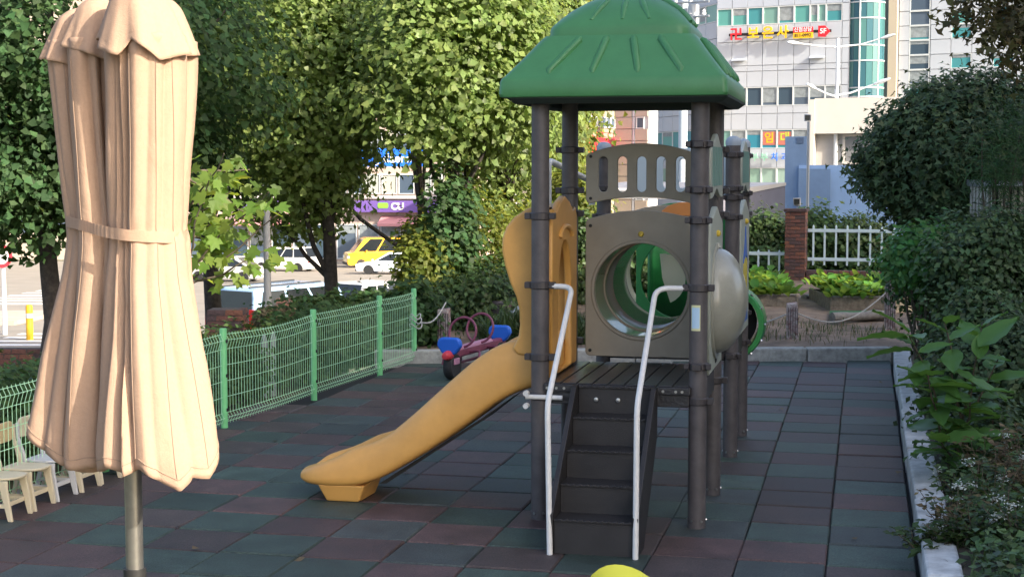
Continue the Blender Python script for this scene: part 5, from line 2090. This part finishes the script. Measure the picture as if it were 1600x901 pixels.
# ------------------------------------------------------------------ buildings beyond
M_wpan = mat('facade_panel', (.40, .44, .50), .5, noise=(.35, .06))
M_wpan2 = mat('facade_panel_light', (.45, .48, .52), .5, noise=(.35, .06))
M_joint = mat('facade_joint', (.40, .41, .43), .8)
M_frame = mat('window_frame', (.55, .58, .58), .5)
M_teal = [mat('glass_teal_%d' % i, c, .35, spec=.3) for i, c in enumerate(((.06, .25, .27), (.10, .31, .28), (.04, .22, .30), (.17, .32, .28)))]
M_gdk = [mat('glass_slate_%d' % i, c, .35, spec=.3) for i, c in enumerate(((.07, .10, .14), (.09, .12, .16), (.05, .08, .11)))]
M_gmint = [mat('glass_mint', (.26, .40, .32), .4, spec=.3), mat('glass_mint_light', (.30, .42, .36), .2)]


def pane_box(cache, key, mk):
    if key not in cache:
        cache[key] = mk()
    return cache[key]


fcache = {}


def cell(root, x, w, z0, z1, kind, y=0.0, mats=None):
    """one facade cell in local coordinates of root"""
    h = z1 - z0
    if kind == 'panel':
        m = mats or M_wpan
        me = pane_box(fcache, ('p', round(w, 2), round(h, 2), m.name), lambda: MB().hexa([(-w / 2 + .015, .06, -h / 2 + .015), (w / 2 - .015, .06, -h / 2 + .015), (w / 2 - .015, .06, h / 2 - .015), (-w / 2 + .015, .06, h / 2 - .015)],
                                                                                         [(-w / 2 + .03, 0, -h / 2 + .03), (w / 2 - .03, 0, -h / 2 + .03), (w / 2 - .03, 0, h / 2 - .03), (-w / 2 + .03, 0, h / 2 - .03)]).mesh('panel', m))
        return link('panel', me, root, (x + w / 2, y + rnd(-.008, .008), (z0 + z1) / 2))
    f = .07

    def mkf():
        k = MB()
        k.box(-w / 2, w / 2, .0, .12, -h / 2, -h / 2 + f).box(-w / 2, w / 2, .0, .12, h / 2 - f, h / 2)
        k.box(-w / 2, -w / 2 + f, .002, .12, -h / 2 + f, h / 2 - f).box(w / 2 - f, w / 2, .002, .12, -h / 2 + f, h / 2 - f)
        return k.mesh('window', M_frame)
    o = link('window', pane_box(fcache, ('w', round(w, 2), round(h, 2)), mkf), root, (x + w / 2, y, (z0 + z1) / 2))
    m = random.choice(mats)
    pm = pane_box(fcache, ('g', round(w, 2), round(h, 2), m.name), lambda: MB().box(-w / 2 + f, w / 2 - f, .07, .10, -h / 2 + f, h / 2 - f).mesh('pane', m))
    link('pane', pm, o)
    if m in M_gdk + M_teal and random.random() < .45 and w > .5:
        hh = random.choice((.25, .4, .6, .85))
        bm_ = pane_box(fcache, ('b', round(w, 2), round(h, 2), hh), lambda: MB().box(-w / 2 + f + .02, w / 2 - f - .02, .055, .066, h / 2 - f - (h - 2 * f) * hh, h / 2 - f - .01).mesh('blind', mat('blind_grey', (.24, .27, .28), .7, noise=(3, .25))))
        link('blind', bm_, o)
    return o


def zof(py, Z):
    return at(1200, py, Z).z


def frame_of(pxa, Za, pxb, Zb):
    a = c2w((pxa - 800) / F * Za, Za)
    b = c2w((pxb - 800) / F * Zb, Zb)
    return a, math.atan2(b.y - a.y, b.x - a.x), (b - a).length


OZ = 130.0
a, yw, L_ = frame_of(1117, 133, 1322, 127.5)
office = thing('office_block', 'white panelled office block with teal windows and a yellow Korean rooftop-floor sign', 'building', a, yw)
rows_ = [(-75, -40, 'panel', None), (-40, 9, 'panel', M_wpan), (9, 37, 'window', M_teal), (37, 63, 'panel', M_wpan2), (63, 101, 'panel', M_wpan2), (101, 110, 'panel', M_wpan2), (110, 135, 'panel', M_wpan2), (135, 165, 'window', M_gdk), (165, 177, 'panel', M_wpan2),
         (177, 202, 'panel', M_wpan2), (202, 232, 'window', M_teal), (232, 262, 'panel', M_wpan2), (262, 292, 'window', M_gmint), (292, 330, 'panel', M_wpan2)]
nc = 8
cw = L_ / (nc + .45)
ztop, zbot = zof(-75, OZ), -6.5
MB().box(0, L_, .115, 14, zbot, ztop - .02).build('wall', M_joint, office, local=True)
for ya, yb, kind, m in rows_:
    z1, z0 = zof(ya, OZ), zof(yb, OZ)
    for c in range(nc + 1):
        w = cw if c < nc else L_ - cw * nc
        if kind == 'window' and c == nc:
            cell(office, c * cw, w, z0, z1, 'panel', mats=M_wpan2)
        elif kind == 'window' and c == 6 and ya == 9:
            cell(office, c * cw, w / 2, z0, z1, 'window', mats=m)
            cell(office, c * cw + w / 2, w / 2, z0, z1, 'window', mats=m)
        else:
            cell(office, c * cw, w, z0, z1, kind, mats=m)
# hopper vents on the fourth floor
for c in (1, 6):
    k = MB()
    z = zof(91, OZ)
    k.hexa([(c * cw + .05, -.35, z - .12), (c * cw + cw - .05, -.35, z - .12), (c * cw + cw - .05, -.005, z), (c * cw + .05, -.005, z)], [(c * cw + .05, -.35, z - .06), (c * cw + cw - .05, -.35, z - .06), (c * cw + cw - .05, -.005, z + .1), (c * cw + .05, -.005, z + .1)])
    k.build('vent_flap', M_wpan, office, local=True)
# canopy slab at left over second windows
k = MB()
k.box(-.2, 1.25, -.9, -.005, zof(166, OZ), zof(158, OZ)).build('awning', M_wpan, office, local=True)
# left wing turning away
a2, yw2, L2_ = frame_of(1004, 150, 1117, 133.2)
wing_ = thing('office_wing', 'receding left wing of the white office block, seen beneath the tower roof', 'building', a2, yw2)
MB().box(0, L2_ - .05, .115, 10, zbot, ztop - .3).build('wall', M_joint, wing_, local=True)
nc2 = 7
for ya, yb, kind, m in rows_:
    if kind == 'panel' and yb - ya < 14:
        pass
    z1, z0 = zof(ya, 135), zof(yb, 135)
    for c in range(nc2):
        cell(wing_, c * L2_ / nc2, L2_ / nc2, z0, z1, kind, mats=m)
# signs on the office block
M_sred = mat('sign_red', (.62, .02, .03), .4)
M_syel = mat('sign_yellow', (.85, .48, .01), .4)
sg = thing('wall_sign', 'yellow and red Korean letters on a dark bar high on the office block', 'sign', office.matrix_basis @ Vector((0, 0, zof(55, OZ))), yw)
px2x = lambda px: (px - 1117) / 205 * L_


MB().box(px2x(1139), px2x(1297), -.42, -.34, .05, .28).build('sign_bar', M_black, sg, local=True)
for i in range(7):
    xx = px2x(1145 + i * 24)
    MB().box(xx - .04, xx + .04, -.34, .05, .1, .2).build('bracket', M_black, sg, local=True)
for ch_, px, m, sz in (('卍', 1151, M_sred, 1.15), ('보', 1178, M_syel, 1.12), ('은', 1201, M_syel, 1.12), ('사', 1224, M_syel, 1.12)):
    link('letter', text_mesh(ch_, sz, m, .07, bold=.025), sg, (px2x(px), -.50, .13 if ch_ == '卍' else .16), (math.pi / 2, 0, 0))
MB().box(px2x(1240), px2x(1270), -.52, -.40, .12, .56).build('name_board', M_sred, sg, local=True)
MB().box(px2x(1240), px2x(1270), -.52, -.40, -.36, .10).build('number_board', M_syel, sg, local=True)
link('lettering', text_mesh('신점상담', .42, M_whitel, .004, bold=.006), sg, (px2x(1255), -.528, .34), (math.pi / 2, 0, 0))
link('lettering', text_mesh('811-0992', .37, M_black, .004, bold=.008), sg, (px2x(1255), -.528, -.13), (math.pi / 2, 0, 0))
MB().prism([(px2x(1278), -.28), (px2x(1288), -.34), (px2x(1296), .12), (px2x(1288), .60), (px2x(1278), .60)], 'y', -.52, -.42).build('floor_board', M_sred, sg, local=True)
link('lettering', text_mesh('5F', .58, M_whitel, .004, bold=.012), sg, (px2x(1285.5), -.528, .14), (math.pi / 2, 0, 0))
# posters in the second-floor windows
for ch_, c in (('임', 3), ('대', 4)):
    x0, x1 = c * cw, (c + 1) * cw
    z0, z1 = zof(228, OZ), zof(204, OZ)
    ps = thing('window_poster', {'임': 'red-edged poster with a yellow Korean letter, left of two in the office windows', '대': 'red-edged poster with a green-yellow Korean letter, right of two in the office windows'}[ch_],
               'poster', office.matrix_basis @ Vector(((x0 + x1) / 2, .05, (z0 + z1) / 2)), yw)
    w = cw / 2 - .12
    MB().box(-w, w, -.012, .0, -.56, .56).build('poster_sheet', mat('poster_red', (.5, .16, .12), .6), ps, local=True)
    link('letter', text_mesh(ch_, .95, M_syel if ch_ == '임' else mat('poster_lime', (.5, .6, .05), .5), .004, bold=.02), ps, (0, -.02, 0), (math.pi / 2, 0, 0))
ss = thing('wall_sign', 'pale green and blue Korean letters standing off the wall above the ground floor windows', 'sign', office.matrix_basis @ Vector((0, 0, zof(246, OZ))), yw)
MB().box(px2x(1158), px2x(1226), -.30, -.24, -.03, .05).build('sign_bar', M_wpan, ss, local=True)
M_sgrn, M_sblu = mat('sign_mint', (.30, .62, .45), .5), mat('sign_blue', (.05, .2, .75), .5)
for ch_, px, m in (('부', 1165, M_sgrn), ('부', 1182, M_sgrn), ('부', 1197, M_sgrn), ('치', 1213, M_sblu), ('과', 1229, M_sblu)):
    link('letter', text_mesh(ch_, .72, m, .05, bold=.012), ss, (px2x(px), -.36, 0), (math.pi / 2, 0, 0))

# glazed stair tower
M_tow = [mat('glass_tower_%d' % i, c, .25, spec=.35) for i, c in enumerate(((.05, .15, .16), (.08, .20, .19), (.04, .12, .15)))]
sc_ = c2w((1347 - 800) / F * 128.3, 128.3)
st_ = thing('stair_tower', 'round teal glass stair tower on the right end of the office block', 'building', (sc_.x, sc_.y, zbot))
rr = 29 / F * 128
hh_ = ztop - zbot
zz = [0] + [zof(y, 128) - zbot for y in (262, 200, 152, 138, 96, 72, 30, 5, -30, -75)]
for i in range(len(zz) - 1):
    for j in range(9):
        a0 = R(180 + j * 20) + PHI
        a1 = R(180 + (j + 1) * 20) + PHI
        k = MB()
        f = lambda a, r: (r * math.cos(a), r * math.sin(a))
        k.hexa([(*f(a0 + .01, rr), zz[i] + .05), (*f(a1 - .01, rr), zz[i] + .05), (*f(a1 - .01, rr - .05), zz[i] + .05), (*f(a0 + .01, rr - .05), zz[i] + .05)],
               [(*f(a0 + .01, rr), zz[i + 1] - .05), (*f(a1 - .01, rr), zz[i + 1] - .05), (*f(a1 - .01, rr - .05), zz[i + 1] - .05), (*f(a0 + .01, rr - .05), zz[i + 1] - .05)])
        k.build('pane', M_tow[(j // 2 + i) % 3], st_, local=True)
for z in zz:
    MB().lathe([(rr - .08, z - .05), (rr + .04, z - .05), (rr + .04, z + .05), (rr - .08, z + .05)], 36).build('ring', M_frame, st_, local=True)
k = MB()
for j in range(0, 10, 3):
    a0 = R(180 + j * 20) + PHI
    k.tube([(rr * math.cos(a0), rr * math.sin(a0), 0), (rr * math.cos(a0), rr * math.sin(a0), hh_)], .07, 6)
k.build('mullion', M_frame, st_, local=True)
MB().lathe([(0, 0), (rr - .3, 0), (rr - .3, hh_), (0, hh_)], 24).build('core', mat('stair_core', (.10, .16, .16), .7), st_, local=True)
# right block
a3, yw3, L3 = frame_of(1374, 128.5, 1680, 121)
rb_ = thing('office_annex', 'white clad block with a tall beige pier and glass strip right of the stair tower', 'building', a3, yw3)
p3 = lambda px: (px - 1374) / 306 * L3
MB().box(0, L3, .115, 12, zbot, ztop + 1).build('wall', M_joint, rb_, local=True)
MB().box(p3(1374), p3(1385), -.15, .058, zbot, ztop + 1).build('dark_pier', mat('pier_grey', (.16, .17, .18), .7), rb_, local=True)
MB().box(p3(1385), p3(1399), -.45, .05, zbot, ztop + 1).build('beige_pier', mat('pier_beige', (.46, .38, .29), .7), rb_, local=True)
ys = list(range(-75, 300, 23))
for i in range(len(ys) - 1):
    z1, z0 = zof(ys[i], 127), zof(ys[i + 1], 127)
    cell(rb_, p3(1400), p3(1417) - p3(1400), z0, z1, 'panel', mats=M_wpan2)
    cell(rb_, p3(1417), p3(1450) - p3(1417), z0, z1, 'window', mats=M_teal[:1] + M_gdk)
    for c in range(7):
        x0 = p3(1451) + c * (p3(1680) - p3(1451)) / 7
        wd = (p3(1680) - p3(1451)) / 7
        cell(rb_, x0, wd, z0, z1, 'window' if i % 3 == 1 and c % 2 == 1 or (ys[i] == 40 and c == 1) else 'panel', mats=M_teal if (i % 3 == 1 and c % 2 == 1 or (ys[i] == 40 and c == 1)) else M_wpan2)

# white low building and blue walls in front of the offices
M_wht = mat('render_white', (.55, .51, .46), .8, noise=(.8, .05))
M_gry = mat('render_grey', (.40, .38, .36), .8, noise=(2, .08))
M_bwall = mat('wall_blue', (.19, .29, .45), .8, noise=(1.2, .10), bump=(8, .3))
M_bwall2 = mat('wall_light_blue', (.30, .45, .68), .8, noise=(1.2, .07))
M_purp = mat('wall_slate', (.17, .165, .20), .8, noise=(1.5, .08))
a4, yw4, L4 = frame_of(1270, 66, 1480, 64)
wb = thing('white_building', 'plain white rendered building with a deep overhang and one window above the blue wall', 'building', a4, yw4)
q4 = lambda px: (px - 1270) / 210 * L4
zf = lambda py: at(1330, py, 65).z
MB().box(0, L4, 0, 5, zf(208), zf(152)).build('upper_wall', M_wht, wb, local=True)
MB().box(-.25, -.003, -.05, 5, zf(292), zf(154)).build('side_wall', M_wht, wb, local=True)
MB().box(0, L4, .45, 5, zf(400), zf(208) - .003).build('lower_wall', M_gry, wb, local=True)
wn_ = MB()
x0, x1, z0, z1 = q4(1313), q4(1350), zf(256), zf(209)
wn_.box(x0, x1, .36, .449, z1 - .1, z1 - .01).box(x0, x1, .36, .449, z0, z0 + .1).box(x0, x0 + .1, .362, .449, z0 + .1, z1 - .1).box(x1 - .1, x1, .362, .449, z0 + .1, z1 - .1)
w_ = wn_.build('window', M_wht, wb, local=True)
MB().box(x0 + .1, x1 - .1, .42, .445, z0 + .1, z1 - .1).build('pane', mat('pane_grey', (.20, .20, .20), .3), w_, local=True)
k = MB()
k.tube([(q4(1281), -.2, zf(285)), (q4(1290), -.25, zf(282)), (q4(1299), -.2, zf(284)), (q4(1302), -.15, zf(290))], .09, 8)
k.build('roof_pipe', M_head, wb, local=True)
a5, yw5, L5 = frame_of(1225, 58, 1420, 57)
bw = thing('blue_wall', 'blue painted wall with a taller column and recessed panels below the white building', 'wall', a5, yw5)
q5 = lambda px: (px - 1225) / 195 * L5
zg = lambda py: at(1270, py, 57.5).z
MB().box(0, q5(1262), 0, .5, -3.5, zg(213)).build('blue_column', M_bwall, bw, local=True)
MB().box(q5(1247), q5(1297), -.14, -.003, -3.5, zg(264)).build('blue_panel', M_bwall, bw, local=True)
MB().box(q5(1262) + .003, L5, .1, .5, -3.5, zg(258)).build('light_blue_panel', M_bwall2, bw, local=True)
MB().box(q5(1247), q5(1262) - .0, -.06, -.004, zg(263.5), zg(258)).build('ledge', M_bwall2, bw, local=True)
MB().box(q5(1243), q5(1254), -.02, -.003, zg(224), zg(214.5)).build('vent', mat('vent_slate', (.10, .15, .24), .7), bw, local=True)
p = at(1262, 300, 56)
fo = thing('floodlight_mast', 'thin dark mast with a square floodlight before the white building', 'lamp', (p.x, p.y, -2.5))
MB().tube([(p.x, p.y, -2.5), (p.x, p.y, at(1262, 190, 56).z)], .055, 8).build('mast', M_steel, fo, smooth=60)
q = at(1262, 184, 56)
MB().box(q.x - .12, q.x + .12, q.y - .1, q.y + .1, q.z - .12, q.z + .12).build('lamp_head', M_steel, fo, .02)
MB().box(q.x - .09, q.x + .09, q.y - .112, q.y - .102, q.z - .09, q.z + .09).build('lens', M_glassd, fo)
a6, yw6, L6 = frame_of(1120, 46, 1226, 50)
sw = thing('slate_wall', 'dark slate-coloured wall with a sloping white top left of the blue column', 'wall', a6, yw6)
z0, z1 = at(1120, 312, 46).z, at(1226, 290, 50).z
MB().prism([(0, -3), (L6, -3), (L6, z1), (0, z0)], 'y', 0, .2).build('wall', M_purp, sw, local=True)
MB().prism([(0, z0 + .003), (L6, z1 + .003), (L6, z1 + .10), (0, z0 + .25)], 'y', -.03, 6).build('coping', M_wht, sw, local=True)
# beige and red buildings seen under the tower roof
M_beig = mat('tile_beige', (.40, .35, .29), .8, noise=(.9, .06))
a7, yw7, L7 = frame_of(960, 112, 1011, 110)
bb = thing('beige_building', 'narrow beige tiled building seen between the tower roof and the slotted board', 'building', a7, yw7)
MB().box(0, L7, .115, 1.2, -5.5, 14).build('wall', M_joint, bb, local=True)
for i in range(22):
    z = -5 + i * .85
    for c, (x0, x1, m) in enumerate(((0, L7 * .52, M_beig), (L7 * .53, L7 * .60, M_wpan2), (L7 * .61, L7, M_beig))):
        if c == 2 and i % 3 == 0:
            cell(bb, x0 + .1, .7, z, z + .84, 'window', mats=M_gdk)
        else:
            cell(bb, x0, x1 - x0, z, z + .84, 'panel', mats=m)
a8, yw8, L8 = frame_of(840, 104, 960, 116)
rbld = thing('red_trimmed_building', 'cream building with a window ribbon and red roof-deck front, left of the beige block', 'building', a8, yw8)
z_ = lambda py: at(940, py, 108).z
MB().box(0, L8, .05, 3, -5.5, z_(150)).build('wall', mat('render_sand', (.30, .255, .19), .8), rbld, local=True)
for i in range(16):
    cell(rbld, i * L8 / 16, L8 / 16, z_(196), z_(178), 'window', y=-.04, mats=M_gdk)
k = MB()
k.hexa([(0, -1.4, z_(238)), (L8, -1.4, z_(238)), (L8, .04, z_(238)), (0, .04, z_(238))], [(0, -.9, z_(214)), (L8, -.9, z_(214)), (L8, .04, z_(214)), (0, .04, z_(214))])
k.build('red_front', M_sred, rbld, local=True)
k = MB()
for z in (z_(213), z_(206)):
    k.box(0, L8, -.9, -.86, z, z + .05)
k.build('deck_rail', M_sred, rbld, local=True)
me = MB().box(-.025, .025, -.9, -.86, z_(214), z_(206)).mesh('rail_post', M_sred)
for i in range(14):
    link('rail_post', me, rbld, ((i + .5) * L8 / 14, 0, 0))

# shop row across the junction
M_pinkw = mat('render_pink', (.50, .38, .32), .8, noise=(.6, .06))
M_purs = mat('sign_purple', (.16, .09, .34), .6)
M_blind = [mat('blind_cream', (.46, .44, .36), .5), mat('blind_pale', (.40, .42, .36), .4)]
a9, yw9, L9 = frame_of(250, 126, 735, 122)
shop = thing('shop_building', 'pinkish beige shop building with purple fascia across the junction', 'building', a9, yw9)
q9 = lambda px: (px - 250) / 485 * L9
zs = lambda py: at(500, py, 124).z
MB().box(0, L9, .05, 12, -6, zs(-60)).build('wall', M_pinkw, shop, local=True)
for fl_, (ya, yb) in enumerate(((272, 303), (205, 238), (138, 171), (71, 104), (4, 37))):
    for i in range(18):
        x0 = q9(262 + i * 26)
        cell(shop, x0, q9(262 + 24) - q9(262), zs(yb), zs(ya), 'window', y=-.06, mats=M_blind + M_gdk[:1])
    MB().box(0, L9, -.25, .048, zs(yb + 7), zs(yb + 2)).build('ledge', M_wht, shop, local=True)
for i in range(14):
    x0 = q9(258 + i * 34)
    cell(shop, x0, q9(258 + 31) - q9(258), zs(404), zs(350), 'window', y=-.06, mats=M_gdk)
for pxa, pxb, lab in ((380, 450, 'purple convenience shop sign band left of the middle tree'), (560, 690, 'purple convenience shop sign band with white letters right of the middle tree')):
    so = thing('shop_sign', lab, 'sign', shop.matrix_basis @ Vector((0, 0, zs(322))), yw9)
    MB().box(q9(pxa), q9(pxb), -.7, -.26, -.46, .46).build('fascia', M_purs, so, .03, local=True)
    cxp = q9(627 if pxa > 500 else 432)
    link('lettering', text_mesh('CU', .75, M_whitel, .02, bold=.03), so, (cxp, -.72, 0), (math.pi / 2, 0, 0))
    MB().prism(rrect(cxp - 1.6, cxp - .75, -.12, .30, .12), 'y', -.725, -.70).build('green_mark', mat('mark_green', (.25, .65, .05), .5), so, local=True)
for pxa, pxb, m, lab in ((375, 465, M_pinkw, 'faded pink awning below the left purple sign'), (600, 690, M_pinkw, 'faded pink awning below the right purple sign')):
    aw = thing('shop_awning', lab, 'awning', shop.matrix_basis @ Vector((0, 0, zs(346))), yw9)
    MB().hexa([(q9(pxa), -1.6, -.3), (q9(pxb), -1.6, -.3), (q9(pxb), -.01, .1), (q9(pxa), -.01, .1)], [(q9(pxa), -1.6, -.1), (q9(pxb), -1.6, -.1), (q9(pxb), -.01, .5), (q9(pxa), -.01, .5)]).build('canopy', mat('awning_pink', (.55, .25, .26), .8), aw, local=True)
a10, yw10, L10 = frame_of(-140, 132, 245, 128)
s2_ = thing('far_building', 'cream block with rows of windows far behind the trees on the left', 'building', a10, yw10)
MB().box(0, L10, .05, 12, -6, zs(-70)).build('wall', mat('render_cream', (.46, .39, .31), .8), s2_, local=True)
for fl_ in range(5):
    for i in range(12):
        cell(s2_, (i + .2) * L10 / 12, L10 / 12 * .6, zs(370 - fl_ * 62), zs(335 - fl_ * 62), 'window', y=-.06, mats=M_gdk)
rs_ = thing('rooftop_sign', 'white and red sign high on the shop building, glimpsed through the ginkgo crown', 'sign', shop.matrix_basis @ Vector((q9(612), -.3, zs(14))), yw9)
MB().box(-.9, .9, -.2, .2, -.7, .8).build('sign_body', M_head, rs_, .03, local=True)
MB().box(.1, .85, -.21, -.2, -.6, .7).build('red_field', M_sred, rs_, local=True)
a11, yw11, L11 = frame_of(735, 150, 1010, 160)
s3_ = thing('far_building', 'grey distant block behind the sunlit bush left of the tower', 'building', a11, yw11)
MB().box(0, L11, .05, 12, -6, zs(200)).build('wall', M_gry, s3_, local=True)
for fl_ in range(3):
    for i in range(10):
        cell(s3_, (i + .2) * L11 / 10, L11 / 10 * .6, zs(350 - fl_ * 56), zs(322 - fl_ * 56), 'window', y=-.06, mats=M_gdk)
# wooded hill
k = MB()
rows = []
for j in range(14):
    t = j / 13
    row = []
    for i in range(80):
        xc = -420 + i * 10
        hgt = (62 + 24 * math.sin(xc * .011 + 1.2) + 8 * math.sin(xc * .05)) * math.sin(t * math.pi / 2)
        p = c2w(xc, 420 + 260 * t, -8 + hgt + (rnd(-2.2, 2.2) if j else 0))
        row.append(p)
    rows.append(row)
k.grid(rows)
struct(k.build('hill', mat('hill_woods', (.075, .085, .04), .95, noise=(.08, .5), bump=(.3, 1)), smooth=False))

# ------------------------------------------------------------------ unseen blocks sized and spaced for the shade they cast (out of frame to the right)
ax_s = Vector((-math.sin(SUN_AZ), math.cos(SUN_AZ)))               # along the light, camera frame
ax_h = Vector((math.cos(SUN_AZ), math.sin(SUN_AZ)))


def block(name, lab, s0, s1, h0, h1, H, m):
    q = [ax_s * s + ax_h * h for s, h in ((s1, h0), (s1, h1), (s0, h1), (s0, h0))]
    w = [c2w(p.x, p.y, 0) for p in q]
    o = thing(name, lab, 'building', w[0])
    MB().hexa([(p.x, p.y, -.5) for p in w], [(p.x, p.y, H) for p in w]).build('wall', m, o)
    d = (w[1] - w[0])
    L_ = d.length
    yaw = math.atan2(d.y, d.x)
    n_ = Vector((-d.y, d.x, 0)).normalized()
    k = MB()
    for fl_ in range(int(H / 3.2)):
        for i in range(int(L_ / 2.6)):
            c = w[0] + d.normalized() * ((i + .5) * L_ / int(L_ / 2.6)) + n_ * .02 + Vector((0, 0, 1.2 + fl_ * 3.2))
            e = d.normalized() * .7
            k.hexa([c - e - n_ * .03, c + e - n_ * .03, c + e + n_ * .03, c - e + n_ * .03], [p + Vector((0, 0, 1.4)) for p in (c - e - n_ * .03, c + e - n_ * .03, c + e + n_ * .03, c - e + n_ * .03)])
    k.build('window_row', M_glassd, o)
    return o


M_crm = mat('render_cream', (.46, .39, .31), .8)
block('kindergarten_building', 'tall cream building beside the playground whose shade falls over it', -20, -8, 3.4, 9.4, 19.3, M_crm)  # unseen building, its size set by the shade over the playground
block('kindergarten_wing', 'lower cream wing between the two tall buildings beside the playground', -20, -8.3, 9.42, 11.2, 12.2, M_crm)  # added lower so sunlight passes over it onto the plane leaves
block('apartment_building', 'second tall cream building beside the playground', -20, -8, 11.22, 14.6, 19.0, M_crm)  # unseen block added to keep the left trees in shade
block('side_building', 'lower cream building beside the garden, right of the playground', -20, -8.2, 14.62, 21.3, 13.2, M_crm)  # unseen block, height chosen to shade the garden but leave crowns sunlit
block('garage_building', 'grey building beyond an alley beside the garden', -20, -8, 22.0, 30, 14.4, M_gry)  # added to shade the brick pillar; the gap lights the lettuces
block('neighbour_house', 'grey house standing right of the blue wall', 5, 12, 40, 53.5, 13.4, M_gry)  # unseen block added to keep sun off the blue and slate walls
